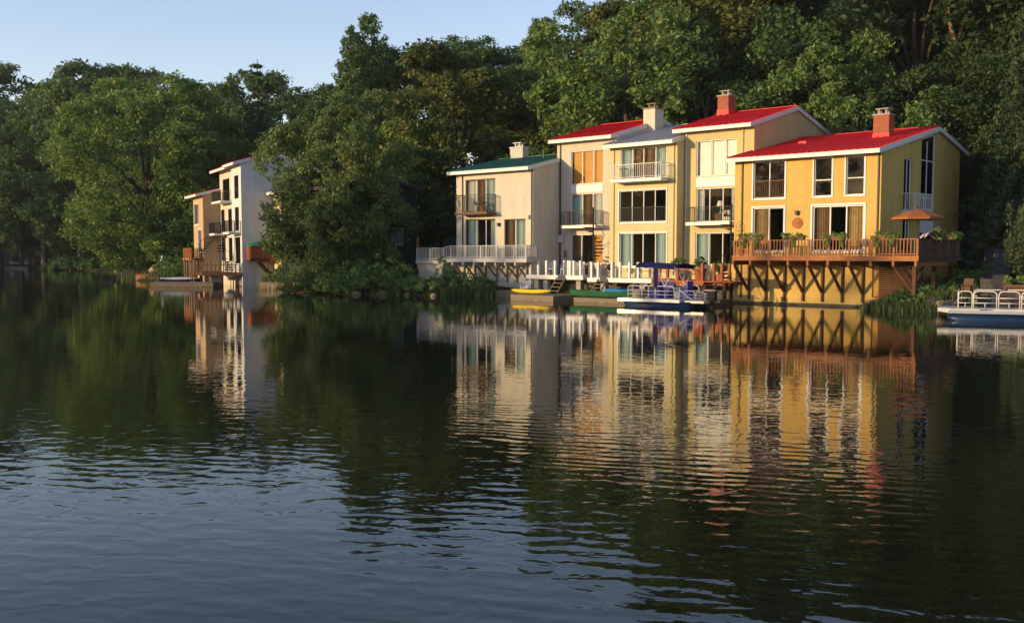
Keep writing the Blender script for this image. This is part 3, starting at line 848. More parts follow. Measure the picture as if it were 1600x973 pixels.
# the cedar deck of the ochre house
ED = thing('wooden_deck', 'cedar deck with baluster railing bracketed out from the ochre house', 'deck', RF, -8.0, -2.0, 2.6)
for k in range(11): MB().box(-8.02 + k * .99, -7.04 + k * .99, -1.97, -.07 if k < 8 else 4.6, 2.80, 2.86).ob('floor_board', 'cedar', ED)
MB().box(-8.08, 2.9, -2.04, -1.99, 2.63, 2.91).ob('fascia', 'cedar', ED)
MB().box(2.86, 2.91, -1.985, 4.66, 2.63, 2.91).ob('fascia', 'cedar_dark', ED)  # right side boards and rail coloured darker for the shade on that face
MB().box(-8.08, -8.03, -1.985, -.07, 2.63, 2.91).ob('fascia', 'cedar', ED)
run_rail(ED, (-8.0, -1.94), (2.84, -1.94), 2.9, .92, [0.03, 1.18, 2.36, 3.55, 4.72, 5.93, 7.1, 8.32, 9.56, 10.8], .185, 'cedar', .1, .05, .13)
run_rail(ED, (-8.0, -1.9), (-8.0, -.1), 2.9, .92, [1.7], .185, 'cedar', .1, .05, .13)
MB().bar((2.84, -1.88, 3.795), (2.84, 4.6, 3.795), .13, .05).ob('rail', 'cedar_dark', ED)
for k in range(22):
    v_ = -1.84 + k * .29
    MB().box(2.82 + .004 * (k % 2), 2.85, v_, v_ + .282, 2.93, 3.765).ob('plank', 'cedar_dark' if k % 5 else 'lattice', ED)
run_rail(ED, (2.8, 4.6), (.05, 4.6), 2.9, .92, [.05, 1.4], .185, 'cedar', .1, .05, .13)
bu = [-8.0, -6.87, -5.66, -4.48, -3.29, -2.09, -.89, .34, 1.57, 2.76]
for k, u_ in enumerate(bu):
    MB().box(u_ - .06, u_ + .06, -2.07, (-.005 if k < 7 else 2.5), 2.36, 2.62).ob('joist', 'cedar', ED)
    if k < 7:
        MB().box(u_ - .06, u_ + .06, -.13, -.006, .25, 2.355).ob('wall_post', 'cedar_dark', ED)
        MB().bar((u_, -1.86, 2.34), (u_, -.15, .82), .12, .15).ob('brace', 'cedar_dark', ED)
for u_, v_ in ((2.45, -1.3), (2.45, 1.6), (2.45, 4.3)):
    MB().box(u_ - .1, u_ + .1, v_ - .1, v_ + .1, .2, 2.355).ob('support_post', 'cedar_dark', ED)
MB().bar((1.3, -1.3, 2.34), (2.38, -1.3, .95), .1, .12).ob('brace', 'cedar_dark', ED)
MB().bar((2.45, -.1, 2.34), (2.45, -1.15, 1.3), .1, .12).ob('brace', 'cedar_dark', ED)
mb = MB()
for k in range(25): mb.bar((-.02 + k * .082, -.62, .66), (-.02 + k * .082, -.62, 2.26), .018, .018)
for k in range(15): mb.bar((-.06, -.64, .7 + k * .11), (2.0, -.64, .7 + k * .11), .016, .024)
lt = mb.ob('lattice_panel', 'lattice', ED)
mb = MB().box(-.12, -.06, -.66, -.58, .6, 2.355).box(2.0, 2.06, -.66, -.58, .6, 2.355).box(-.06, 2.0, -.66, -.58, .6, .66).box(.94, .99, -.655, -.6, .67, 2.3)
mb.ob('frame', 'cedar_dark', ED)

# the grey deck of the cream house
AD = thing('wooden_deck', 'grey painted deck along the cream house, stepping down at its far end', 'deck', RF, -32, -1.9, 2.5)
MB().box(-31.85, -24.3, -1.88, -.65, 2.52, 2.58).ob('floor_board', 'greywood', AD)
MB().box(-35.5, -32.6, -1.88, 1.2, 2.36, 2.42).ob('floor_board', 'greywood', AD)
MB().box(-31.85, -24.26, -1.95, -1.9, 2.42, 2.72).ob('fascia', 'greywood', AD)
MB().box(-35.56, -32.57, -1.95, -1.9, 2.27, 2.55).ob('fascia', 'greywood', AD)
MB().hexa([(-32.57, -1.95, 2.27), (-31.85, -1.95, 2.42), (-31.85, -1.9, 2.42), (-32.57, -1.9, 2.27), (-32.57, -1.95, 2.55), (-31.85, -1.95, 2.72), (-31.85, -1.9, 2.72), (-32.57, -1.9, 2.55)]).ob('fascia', 'greywood', AD)
MB().box(-24.3, -24.25, -1.898, -.65, 2.42, 2.72).ob('fascia', 'greywood', AD)
run_rail(AD, (-31.85, -1.87), (-24.3, -1.87), 2.7, .93, [.05, 1.58, 3.16, 4.75, 6.34, 7.5], .155, 'greywood', .12, .04, .14)
run_rail(AD, (-32.57, -1.87), (-31.9, -1.87), 2.55, .93, [0.0], .15, 'greywood', .12, .04, .14, dz=.15)
run_rail(AD, (-35.5, -1.87), (-32.62, -1.87), 2.55, .93, [.05, 1.5], .155, 'greywood', .12, .04, .14)
run_rail(AD, (-35.5, -1.8), (-35.5, 1.2), 2.55, .93, [1.5, 2.9], .155, 'greywood', .12, .04, .14)
run_rail(AD, (-24.3, -1.82), (-24.3, -.7), 2.7, .93, [1.05], .155, 'greywood', .12, .04, .14)
for k, u_ in enumerate([-31.58, -30.47, -29.35, -28.25, -27.23, -26.28, -25.33]):
    MB().box(u_ - .06, u_ + .06, -1.98, -.61, 2.2, 2.41).ob('joist', 'offwhite', AD)
    MB().box(u_ - .055, u_ + .055, -.72, -.645, .95, 2.195).ob('wall_post', 'oldwood', AD)
    MB().bar((u_, -1.72, 2.19), (u_, -.72, 1.35), .1, .12).ob('brace', 'oldwood', AD)
SH = thing('storage_box', 'cream panelled store under the low end of the grey deck', 'shed', RF, -35.4, -1.7, 0)
MB().box(-35.44, -32.75, -1.7, 1.0, .2, 2.26).ob('wall', 'cream', SH)
mb = MB().box(-35.46, -35.3, -1.74, -1.703, .2, 2.2).box(-32.9, -32.73, -1.74, -1.703, .2, 2.2).box(-35.3, -32.9, -1.74, -1.703, 2.08, 2.2).box(-35.3, -32.9, -1.74, -1.703, .7, .82).box(-34.8, -34.7, -1.738, -1.703, .82, 2.08)
mb.ob('trim', 'cream', SH)

# the long white lake deck in front of the three middle houses
LD = thing('wooden_deck', 'long low white deck with stubby posts in front of the peach and yellow houses', 'deck', RF, -20, -1, 1.4)
segs = [(-25.1, -22.25, -1.0, 1.52), (-21.5, -20.05, -1.0, 1.52), (-19.62, -18.62, -1.0, 1.40), (-18.0, -14.5, -1.0, 1.40)]
for a, b_, v_, z_ in segs:
    MB().box(a, b_, v_ + .05, 1.5, z_ - .08, z_).ob('floor_board', 'offwhite', LD)
    MB().box(a - .03, b_ + .03, v_, v_ + .046, z_ - .27, z_ + .02).ob('fascia', 'white', LD)
    MB().box(b_ - .02, b_ + .03, v_ + .048, v_ + .9, z_ - .27, z_ + .02).ob('fascia', 'offwhite', LD)
for a, b_, z_ in ((-22.25, -21.5, 1.50), (-20.05, -19.62, 1.46), (-18.62, -18.0, 1.38)):
    MB().box(a, b_, -.1, 1.5, z_ - .08, z_).ob('floor_board', 'offwhite', LD)
pm = MB().box(-.075, .075, -.075, .075, -.25, 1.0).hexa([(-.095, -.095, 1.0), (.095, -.095, 1.0), (.095, .095, 1.0), (-.095, .095, 1.0), (-.06, -.06, 1.06), (.06, -.06, 1.06), (.06, .06, 1.06), (-.06, .06, 1.06)]).mesh('post', 'white')
for k, u_ in enumerate((-24.75, -24.03, -23.29, -22.51, -22.25, -21.91, -21.17, -20.85, -20.28, -19.99, -19.33, -18.78, -18.05, -17.64, -16.98, -16.24, -15.54)):
    back = u_ in (-21.91, -22.25, -19.99, -18.05)
    piece('post', pm, LD, (u_, -.92 if not back else -.2, 1.5 if u_ < -20 else 1.42))
mb = MB()
for u0_, u1_ in ((-17.6, -14.6), (-18.05, -17.64)): mb.bar((u0_, .2, 2.1), (u1_, .2, 2.1), .05, .05)
mb.ob('rail', 'white', LD)
for u_ in (-24.6, -23.75, -20.8, -18.7, -15.5):
    MB().box(u_ - .2, u_ + .2, -.5, -.1, -.6, 1.22).ob('pier', 'concrete' if u_ > -23 else 'cream', LD)
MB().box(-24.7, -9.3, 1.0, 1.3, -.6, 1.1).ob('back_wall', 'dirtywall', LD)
def ladder(root, u_, v_, z0, z1, wdt, m, run=.6):
    st = MB().bar((u_, v_ - run, z0), (u_, v_, z1), .05, .12).bar((u_ + wdt, v_ - run, z0), (u_ + wdt, v_, z1), .05, .12).ob('ladder', m, root)
    n = 4
    me = MB().box(.03, wdt - .03, -.11, .11, -.02, .02).mesh('step', m)
    for k in range(n):
        t = (k + .5) / n; piece('step', me, st, (u_, v_ - run + run * t, z0 + (z1 - z0) * t))
ladder(LD, -22.3, -.95, .35, 1.4, .75, 'oldwood', .9); ladder(LD, -18.72, -.95, .4, 1.35, .75, 'oldwood', .9)

RD = thing('wooden_deck', 'red-brown stained deck with posts behind the blue-topped pontoon boat', 'deck', RF, -12, -1, 1.3)
MB().box(-14.42, -8.5, -.95, 2.4, 1.26, 1.33).ob('floor_board', 'redwood', RD)
MB().box(-14.42, -10.6, -1.0, -.954, 1.06, 1.35).ob('fascia', 'redwood', RD)
MB().box(-10.2, -9.15, -.6, -.55, 1.06, 1.35).ob('fascia', 'redwood', RD)
pm = MB().box(-.08, .08, -.08, .08, -.3, 1.05).hexa([(-.1, -.1, 1.05), (.1, -.1, 1.05), (.1, .1, 1.05), (-.1, .1, 1.05), (-.06, -.06, 1.11), (.06, -.06, 1.11), (.06, .06, 1.11), (-.06, .06, 1.11)]).mesh('post', 'redwood')
for u_, v_ in ((-14.3, -.9), (-13.9, -.9), (-13.3, -.9), (-12.54, -.9), (-10.76, -.9), (-10.3, -.3), (-9.62, -.5), (-9.1, -.5), (-9.15, .8)): piece('post', pm, RD, (u_, v_, 1.33))
for a, b_ in ((-14.2, -12.6), (-12.4, -10.85)):
    MB().bar((a, -.9, 2.05), (b_, -.9, 2.05), .05, .08).ob('rail', 'redwood', RD)
for u_ in (-14, -12.2, -10.7, -9.3): MB().box(u_ - .09, u_ + .09, -.8, -.62, -.5, 1.25).ob('support_post', 'cedar_dark', RD)
ladder(RD, -10.55, -1.0, .35, 1.2, .85, 'cedar_dark', .9)

# ------------------------------------------------------------------ docks
def dock(label, fr, u0, u1, v0, v1, zt, m='oldwood', h=.42, group=None):
    o = thing('dock', label, 'dock', fr, u0, v0, 0, group)
    n = max(2, round((u1 - u0) / .3)); wd = (u1 - u0) / n
    me = MB().box(.006, wd - .006, 0, v1 - v0, -.04, 0).mesh('plank', m)
    for k in range(n): piece('plank', me, o, (u0 + k * wd, v0, zt + random.uniform(-.004, .004)))
    hh = (h - .05) / 2
    for k in range(2):
        z1 = zt - .045 - k * hh
        MB().box(u0 + .01, u1 - .01, v0 + .012 + .012 * k, v0 + .08, z1 - hh + .01, z1).ob('side_board', m, o)
        MB().box(u1 - .08, u1 - .012 - .012 * k, v0 + .09, v1 - .02, z1 - hh + .01, z1).ob('side_board', m, o)
        MB().box(u0 + .012 + .012 * k, u0 + .08, v0 + .09, v1 - .02, z1 - hh + .01, z1).ob('side_board', m, o)
    MB().box(u0 + .2, u1 - .2, v0 + .25, v1 - .2, -.4, zt - h + .1).ob('float', 'black', o)
    return o
dock('grey timber dock carrying the yellow kayak', RF, -22.4, -18.75, -5.75, -2.6, .34)
dock('low timber dock under the green canoe', RF, -17.7, -13.3, -5.0, -3.0, .25, h=.3)
dock('small dark dock below the red-brown deck steps', RF, -8.0 + -1.9, -8.35, -3.9, -1.3, .28, 'brownwood')

# ------------------------------------------------------------------ boats
def hull(L, W, H, n=17, m=9, rocker=.12, flare=.85, sheer=.15):
    V = []
    for i in range(n):
        t = i / (n - 1) * 2 - 1
        wv = W / 2 * max(0.0, 1 - abs(t) ** 2.4) ** .75 + .01
        zb = rocker * abs(t) ** 3; zt = H + sheer * abs(t) ** 3
        for j in range(m):
            s_ = j / (m - 1) * 2 - 1
            y = wv * (abs(s_) ** .6) * (1 if s_ > 0 else -1)
            z = zb + (zt - zb) * abs(s_) ** 2.6
            V.append((t * L / 2, y, z))
    return V, n, m
def canoe(label, fr, u, v, z, rot, L, W, H, m):
    o = thing('canoe', label, 'canoe', fr, u, v, z, None, True, rot)
    V, n, k = hull(L, W, H); mb = MB(); mb.V = V
    for i in range(n - 1):
        for j in range(k - 1): mb.F.append((i * k + j, (i + 1) * k + j, (i + 1) * k + j + 1, i * k + j + 1))
    mb.ob('hull', m, o, True)
    for s_ in (0, k - 1): MB().tube([V[i * k + s_] for i in range(n)], .025, 6).ob('gunwale', m, o)
    for t in (-.25, .22): MB().box(L * t - .1, L * t + .1, -W * .42, W * .42, H - .1, H - .07).ob('seat', 'brownwood', o)
    return o
def kayak(label, fr, u, v, z, rot, L, W, H, m, flip=False):
    o = thing('kayak', label, 'kayak', fr, u, v, z, None, True, rot)
    mb = MB(); n, k = 19, 14
    for i in range(n):
        t = i / (n - 1) * 2 - 1; wv = W / 2 * max(0.0, 1 - abs(t) ** 2.2) ** .8 + .01; hh = H / 2 * max(0.05, 1 - abs(t) ** 3.5) ** .7
        for j in range(k):
            th = 2 * pi * j / k
            mb.V.append((t * L / 2, wv * cos(th), H / 2 + hh * (sin(th) * (.75 if sin(th) > 0 else 1)) + .07 * abs(t) ** 3))
    for i in range(n - 1):
        for j in range(k): mb.F.append((i * k + j, (i + 1) * k + j, (i + 1) * k + (j + 1) % k, i * k + (j + 1) % k))
    mb.F.append(tuple(range(k))); mb.F.append(tuple((n - 1) * k + j for j in range(k))[::-1])
    mb.ob('hull', m, o, True)
    if not flip:
        pts = [(L * .02 + .42 * cos(2 * pi * j / 16), W * .3 * sin(2 * pi * j / 16), H * .9) for j in range(17)]
        MB().tube(pts, .025, 6).ob('coaming', 'black', o)
        MB().poly(*[(x * .96, y * .94, z_ - .01) for x, y, z_ in pts[:16]]).ob('cockpit', 'black', o)
    return o
kayak('bright yellow kayak lying on the grey timber dock', RF, -22.0, -4.1, .345, .02, 3.5, .62, .36, 'kayak_yellow')
canoe('dark green canoe on the low dock left of the pontoon boat', RF, -16.2, -4.2, .26, 0.03, 4.7, .85, .36, 'canoe_green')
kayak('blue kayak resting behind the green canoe', RF, -15.6, -2.6, .42, 0.02, 2.9, .7, .42, 'kayak_blue')

def gate_rail(root, p, q, z0, h, m='white', r=.022, mids=(.33, .62), name='rail_section'):
    p = Vector((p[0], p[1], z0)); q = Vector((q[0], q[1], z0)); d_ = q - p; L = d_.length; d_ /= L
    up = Vector((0, 0, 1)); c = min(.18, L * .3)
    pts = [p, p + up * (h - c)]
    for k in range(1, 5): a = pi / 2 * k / 4; pts.append(p + up * (h - c + c * sin(a)) + d_ * (c - c * cos(a)))
    for k in range(0, 4): a = pi / 2 * k / 4; pts.append(q + up * (h - c + c * cos(a)) - d_ * (c - c * sin(a)))
    pts += [q + up * (h - c), q]
    mb = MB().tube(pts, r, 6)
    for f in mids: mb.tube([p + up * h * f + d_ * r, q + up * h * f - d_ * r], r * .75, 6)
    mb.tube([p + up * .05 + d_ * L / 2, p + up * h * mids[0] + d_ * L / 2], r * .7, 6)
    mb.ob(name, m, root, True)

def pontoon(root, L, y, x0, r, z, m):
    pts = [(x0 - .55, y, z + r * .5), (x0 - .3, y, z + r * .25), (x0, y, z), (x0 + L, y, z)]
    MB().tube(pts, [.05, r * .6, r, r], 14).ob('pontoon', m, root, True)

def boat_seat(root, x0, x1, y0, y1, z, m, back='x0', bh=.42):
    s_ = MB().box(x0, x1, y0, y1, z, z + .38).ob('seat', m, root)
    MB().box(x0 + .01, x1 - .01, y0 + .01, y1 - .01, z + .382, z + .5).ob('cushion', m, s_)
    b_ = {'x0': (x0, x0 + .12, y0, y1), 'x1': (x1 - .12, x1, y0, y1), 'y1': (x0, x1, y1 - .12, y1), 'y0': (x0, x1, y0, y0 + .12)}[back]
    MB().box(*b_, z + .503, z + .5 + bh).ob('backrest', m, s_)

# first boat: local x runs along u, y into v; bow to the left
PB = thing('pontoon_boat', 'white pontoon boat with navy canopy moored below the yellow house', 'boat', RF, -12.75, -7.0, 0, None, True)
MB().box(-.02, 4.2, 0, 2.3, .27, .45).ob('deck', 'whitehull', PB)
MB().box(-.06, 4.22, -.04, -.003, .25, .42).ob('rub_rail', 'alu', PB)
MB().box(.5, .95, -.007, -.0035, .475 - .12, .475 - .06).box(1.0, 1.25, -.007, -.0035, .36, .40).ob('side_marking', 'navyhull', PB)
MB().box(4.2, 5.6, .25, 2.05, .25, .38).ob('stern_platform', 'alu', PB)
for y_ in (.3, 2.0): pontoon(PB, 4.0, y_, .75, .29, .02, 'navyhull')
x_ = .74
for L_ in (1.0, .93, 1.3): gate_rail(PB, (x_ - .1, .05), (x_ + L_ - .16, .05), .45, .72); x_ += L_
gate_rail(PB, (3.85, .05), (4.15, .05), .45, .4)
for a, b_ in ((.64, 1.9), (1.95, 3.1), (3.15, 4.1)): gate_rail(PB, (a, 2.25), (b_, 2.25), .45, .72)
gate_rail(PB, (.62, .1), (.62, 1.0), .45, .72); gate_rail(PB, (.62, 1.3), (.62, 2.2), .45, .72)
gate_rail(PB, (4.3, .3), (5.0, .3), .38, .55); gate_rail(PB, (5.05, .3), (5.55, .5), .38, .5); gate_rail(PB, (4.3, 2.0), (5.5, 2.0), .38, .55)
MB().tube([(4.1, .1, 1.0), (4.95, .2, .4)], .03, 6).ob('boarding_rail', 'white', PB)
boat_seat(PB, 1.1, 1.7, 1.5, 2.2, .455, 'bluevinyl', 'y1'); boat_seat(PB, 1.75, 2.5, 1.55, 2.2, .455, 'bluevinyl', 'y1'); boat_seat(PB, 2.1, 2.6, .35, .85, .455, 'bluevinyl', 'x1')
boat_seat(PB, 3.6, 4.1, 1.0, 1.6, .455, 'bluevinyl', 'x1', .5); boat_seat(PB, .8, 1.35, .2, .75, .455, 'canvas_tan', 'x0', .3)
cn = MB().box(3.0, 3.4, 1.3, 2.0, .455, 1.1).ob('console', 'whitehull', PB)
MB().tube([(3.05 - .08 + .0 * k, 1.65 + .16 * cos(2 * pi * k / 12), 1.15 + .16 * sin(2 * pi * k / 12)) for k in range(13)], .015, 5, cap=False).ob('steering_wheel', 'black', cn)
mo = MB().box(5.45, 5.85, .95, 1.35, .35, .85).box(5.55, 5.75, 1.05, 1.25, -.3, .349).ob('outboard_motor', 'black', PB)
MB().box(5.43, 5.87, .93, 1.37, .852, .95).ob('cowling', 'black', mo)
# bimini: a bowed canvas on crossed poles
mb = MB(); nx, ny = 13, 9
for i in range(nx):
    for j in range(ny):
        t = i / (nx - 1) * 2 - 1; s_ = j / (ny - 1) * 2 - 1
        x = 2.5 + 1.35 * t; y = 1.15 + 1.1 * s_
        z = 2.38 + .10 * (1 - s_ * s_) - .05 * t - .16 * max(0, abs(s_) - .86) / .14 - .015 * cos(t * 9) * (1 - abs(s_))
        mb.V.append((x, y, z))
for i in range(nx - 1):
    for j in range(ny - 1): mb.F.append((i * ny + j, (i + 1) * ny + j, (i + 1) * ny + j + 1, i * ny + j + 1))
b0 = len(mb.V)
mb.V += [(x, y, z - .03) for x, y, z in mb.V[:b0]]
mb.F += [tuple(q + b0 for q in f[::-1]) for f in mb.F[:]]
can = mb.ob('canopy', 'navy', PB, True)
mb = MB()
for k in range(6): mb.box(2.42 + k * .05, 2.46 + k * .05, .02 + .01 * (k % 2), .055 + .01 * (k % 2), .95 + .02 * (k % 3), 2.24)
mb.ob('rolled_side_curtain', 'navy', can)
for y_ in (.05, 2.25):
    mb = MB()
    for (x0, x1) in ((1.9, 1.2), (1.9, 2.45), (3.15, 2.55), (3.15, 3.8)): mb.tube([(x0, y_, 1.17), (x1, y_ + (.06 if y_ < 1 else -.06), 2.25)], .017, 6)
    mb.ob('canopy_pole', 'white', PB)

# second boat, lower right: bow to the left, runs out of the frame
PF = Frame(19.45, 46.37, 24.0)
P2 = thing('pontoon_boat', 'white pontoon boat with tan folded canopy by the stone steps', 'boat', PF, 0, 0, 0, None, True)
MB().hexa([(-.15, .35, .40), (.35, 0, .36), (.35, 2.4, .36), (-.15, 2.05, .40), (-.15, .35, .58), (.35, 0, .56), (.35, 2.4, .56), (-.15, 2.05, .58)]).box(.352, 6.2, 0, 2.4, .36, .56).ob('deck', 'whitehull', P2)
MB().box(.3, 6.2, -.04, -.003, .34, .47).ob('rub_rail', 'alu', P2)
MB().box(1.6, 1.95, -.007, -.0035, .49, .535).ob('side_marking', 'black', P2)
MB().box(1.96, 2.12, -.007, -.0035, .49, .535).ob('side_marking', 'kayak_blue', P2)
for y_ in (.33, 2.05): pontoon(P2, 5.6, y_, .8, .3, .04, 'navyhull')
for a, b_ in ((.72, 1.28), (1.34, 2.28), (2.36, 3.2), (3.28, 4.9), (4.95, 6.15)): gate_rail(P2, (a, .06), (b_, .06), .56, .78, r=.026)
for a, b_ in ((1.34, 2.6), (2.7, 4.4), (4.5, 6.15)): gate_rail(P2, (a, 2.34), (b_, 2.34), .56, .78, r=.026)
gate_rail(P2, (.7, .12), (.7, 2.28), .56, .78, r=.026)
boat_seat(P2, 1.5, 2.1, 1.6, 2.25, .565, 'black', 'x0', .2); boat_seat(P2, 2.3, 3.1, 1.7, 2.25, .565, 'bronze', 'y1', .25)
boat_seat(P2, 4.9, 5.7, 1.6, 2.25, .565, 'bronze', 'y1', .3)
MB().box(4.15, 4.75, .9, 1.6, .565, 1.28).ob('console', 'brownwood', P2)
mb = MB()
for y_ in (.12, 2.28):
    mb.tube([(5.4, y_, 1.2), (3.75, y_, 2.2)], .025, 6); mb.tube([(5.4, y_, 1.2), (6.1, y_, 2.35)], .025, 6); mb.tube([(4.6, y_, 1.72), (4.85, y_, 2.15)], .02, 6)
mb.ob('canopy_pole', 'white', P2)
mb = MB()
for k in range(7):
    for j in (0, 1): mb.V.append((3.7 + k * .42, .05 + j * 2.3, 2.22 + .06 * sin(k * 1.1))); mb.V.append((3.78 + k * .40, .05 + j * 2.3, 2.0 + .03 * cos(k)))
for k in range(6): a = k * 4; mb.F += [(a, a + 4, a + 5, a + 1), (a + 2, a + 3, a + 7, a + 6), (a, a + 2, a + 6, a + 4), (a + 1, a + 5, a + 7, a + 3)]
mb.F += [(0, 1, 3, 2), (24, 26, 27, 25)]
mb.ob('canopy', 'canvas_tan', P2)

# ------------------------------------------------------------------ furniture and small things
def deck_chair(label, fr, u, v, z, rot, m='white', first=None):
    o = thing('patio_chair', label, 'chair', fr, u, v, z, 'white chairs on the lake deck' if m == 'white' else None, True, rot)
    MB().hexa([(-.26, -.26, .40), (.26, -.26, .40), (.26, .24, .36), (-.26, .24, .36), (-.26, -.26, .44), (.26, -.26, .44), (.26, .24, .40), (-.26, .24, .40)]).ob('seat', m, o)
    for k in range(5):
        x = -.22 + k * .11
        MB().bar((x, .24, .40), (x, .40, .92), .085, .02).ob('back_slat', m, o)
    MB().bar((-.27, .41, .90), (.27, .41, .90), .06, .04).ob('top_rail', m, o)
    for s_ in (-1, 1):
        MB().box(s_ * .25 - .025, s_ * .25 + .025, -.27, -.21, 0, .62).ob('leg', m, o)
        MB().bar((s_ * .255, .24, .0), (s_ * .255, .24, .62), .05, .05).ob('leg', m, o)
        MB().box(s_ * .26 - .04, s_ * .26 + .04, -.3, .32, .622, .65).ob('armrest', m, o)
    return o
deck_chair('white slatted patio chair at the left end of the lake deck', RF, -23.9, .3, 1.53, .3)
deck_chair('white slatted patio chair beside the red pot on the lake deck', RF, -22.8, .6, 1.53, -.5)
deck_chair('white slatted patio chair at the foot of the left spiral stair', RF, -20.9, .4 - .6, 1.53, .9)
deck_chair('white slatted patio chair in front of the peach house doors', RF, -21.75, .7, 1.53, -.2)
deck_chair('white patio chair stored in the dark space under the lake deck', RF, -24.3, -2.0, .25, .2)
deck_chair('pale chair on the red-brown deck behind the boat canopy', RF, -13.1, .2, 1.34, .5, 'offwhite')
def pot(label, fr, u, v, z, r, h, m='terracotta', plant='leaf_plant', ph=.4, cat='flower pot', n=60, name='flower_pot'):
    o = thing(name, label, cat, fr, u, v, z, None, True)
    MB().lathe([(r * .7, 0), (r * .95, h * .85), (r * 1.05, h * .86), (r * 1.05, h), (r * .9, h - .02)], (0, 0, 0), 12).ob('pot', m, o)
    if plant: leaf_part(o, 'foliage', [(0, 0, h + ph * .45)], [ph * .55], n, ph * .28, plant, hash_(label))
    return o
def hash_(s): return sum(ord(c) * (i + 1) for i, c in enumerate(s)) % 9973

def leaf_mesh(name, cl, rad, n, size, m, seed, flat=.7, upb=.35, aspect=.55, droop=0.0, outc=None):
    """Many small diamond leaves gathered in clumps at the points cl."""
    rg = np.random.default_rng(seed)
    cl = np.asarray(cl, float); rad = np.asarray(rad, float)
    N = len(cl) * n
    ci = np.repeat(np.arange(len(cl)), n)
    off = rg.normal(size=(N, 3)); off /= np.linalg.norm(off, axis=1)[:, None]
    off *= (rg.random((N, 1)) ** .45)
    P = cl[ci] + off * rad[ci][:, None] * np.array([1, 1, flat])
    nr = rg.normal(size=(N, 3)) * .65 + off * .55 + np.array([0, 0, upb])
    nr /= np.linalg.norm(nr, axis=1)[:, None]
    t = rg.normal(size=(N, 3)); t[:, 2] -= droop * 3
    t -= nr * (t * nr).sum(1)[:, None]; t /= np.linalg.norm(t, axis=1)[:, None] + 1e-9
    b = np.cross(nr, t)
    s = size * (.45 + 1.0 * rg.random((N, 1)) ** 1.4)
    V = np.stack([P - t * s * .5, P + b * s * aspect * .5 + t * s * .05, P + t * s * .5 - nr * s * .08, P - b * s * aspect * .5 + t * s * .05], 1).reshape(-1, 3)
    me = bpy.data.meshes.new(name)
    me.vertices.add(N * 4); me.vertices.foreach_set('co', V.astype(np.float32).ravel())
    me.loops.add(N * 4); me.loops.foreach_set('vertex_index', np.arange(N * 4, dtype=np.int32))
    me.polygons.add(N); me.polygons.foreach_set('loop_start', np.arange(0, N * 4, 4, dtype=np.int32))
    me.update(calc_edges=True)
    at = me.attributes.new('tone', 'FLOAT', 'FACE')
    ct = rg.random(len(cl))
    at.data.foreach_set('value', (ct[ci] * .6 + rg.random(N) * .4).astype(np.float32))
    me.materials.append(MT[m] if isinstance(m, str) else m)
    return me
def leaf_part(parent, name, cl, rad, n, size, m, seed, **k):
    g = org(parent)
    cl = [(a - g[0], b - g[1], c - g[2]) for a, b, c in cl]
    return link(name, leaf_mesh(name, cl, rad, n, size, m, seed, **k), parent)

pot('red-brown pot beside the left spiral stair of the peach house', RF, -22.2, 1.9, 1.53, .3, .6, 'terracotta', None)
pot('small terracotta pot on the corner of the grey deck railing', RF, -35.4, -1.87, 3.485, .1, .2, 'terracotta', 'leaf_plant', .25)
pot('pale pot with a bushy plant on the cream house balcony', RF, -29.75, -1.2, 6.1, .17, .42, 'offwhite', 'leaf_plant', .6)
pot('terracotta pot with a spindly plant on the cream house balcony', RF, -29.2, -1.2, 6.1, .15, .35, 'terracotta', 'leaf_dark', .6)
pot('large red planter on the red-brown deck', RF, -11.3, -.3, 1.34, .4, .75, 'redwood', 'leaf_dark', .9, 'planter', 90, 'planter')
pot('bushy plant in a pot by the yellow house corner', RF, -13.6, .9, 1.34, .3, .5, 'terracotta', 'leaf_shrub', 1.1, n=160)
pot('dark green potted shrub by the second spiral stair', RF, -10.4, .6, 1.34, .3, .4, 'terracotta', 'leaf_dark', 1.0, n=140)
pot('bright red flower pot on a post beside the ochre house', RF, -9.4, -2.6, .62, .17, .22, 'red', 'leaf_plant', .18)
solo('mooring_post', MB().box(-.06, .06, -.06, .06, -.8, .62), 'oldwood', 'short post carrying the bright red flower pot', 'post', RF, -9.4, -2.6, 0)
solo('paddle', MB().tube([(0, 0, 0), (.05, .12, 1.3)], .02, 6).box(-.02, .16, .13, .15, 1.25, 1.75), 'canvas_orange', 'orange canoe paddle leaning on the peach house wall', 'paddle', RF, -24.2, 2.05, 1.53)
gr = thing('kettle_grill', 'dark kettle grill on the lake deck before the yellow house', 'grill', RF, -18.6, .3, 1.42, None, True)
MB().lathe([(.05, .45), (.24, .55), (.3, .7), (.3, .72), (.24, .86), (.08, .95), (.02, .98)], (0, 0, 0), 14).ob('bowl', 'black', gr, True)
for k in range(3): MB().tube([(.15 * cos(k * 2.1), .15 * sin(k * 2.1), .52), (.28 * cos(k * 2.1), .28 * sin(k * 2.1), 0)], .014, 5).ob('leg', 'alu', gr)
tl = thing('table_lamp', 'table lamp with white shade inside the butter yellow house window', 'lamp', RF, -12.15, 3.6, 5.0, None, True)
MB().box(-.3, .3, -.2, .2, .0, .65).ob('side_table', 'brownwood', tl)
MB().lathe([(.08, .652), (.1, .7), (.04, .8), (.03, 1.15)], (0, 0, 0), 10).ob('base', 'offwhite', tl)
MB().lathe([(.26, 1.15), (.17, 1.5)], (0, 0, 0), 14).ob('lamp_shade', 'lampshade', tl)
sf = thing('sofa', 'pale sofa inside the butter yellow house behind the balcony', 'sofa', RF, -11.3, 3.8, 5.0, None, True)
MB().box(-.8, .8, -.4, .4, .1, .45).ob('seat', 'whitecurtain', sf); MB().box(-.8, .8, .2, .4, .452, .9).ob('backrest', 'whitecurtain', sf)
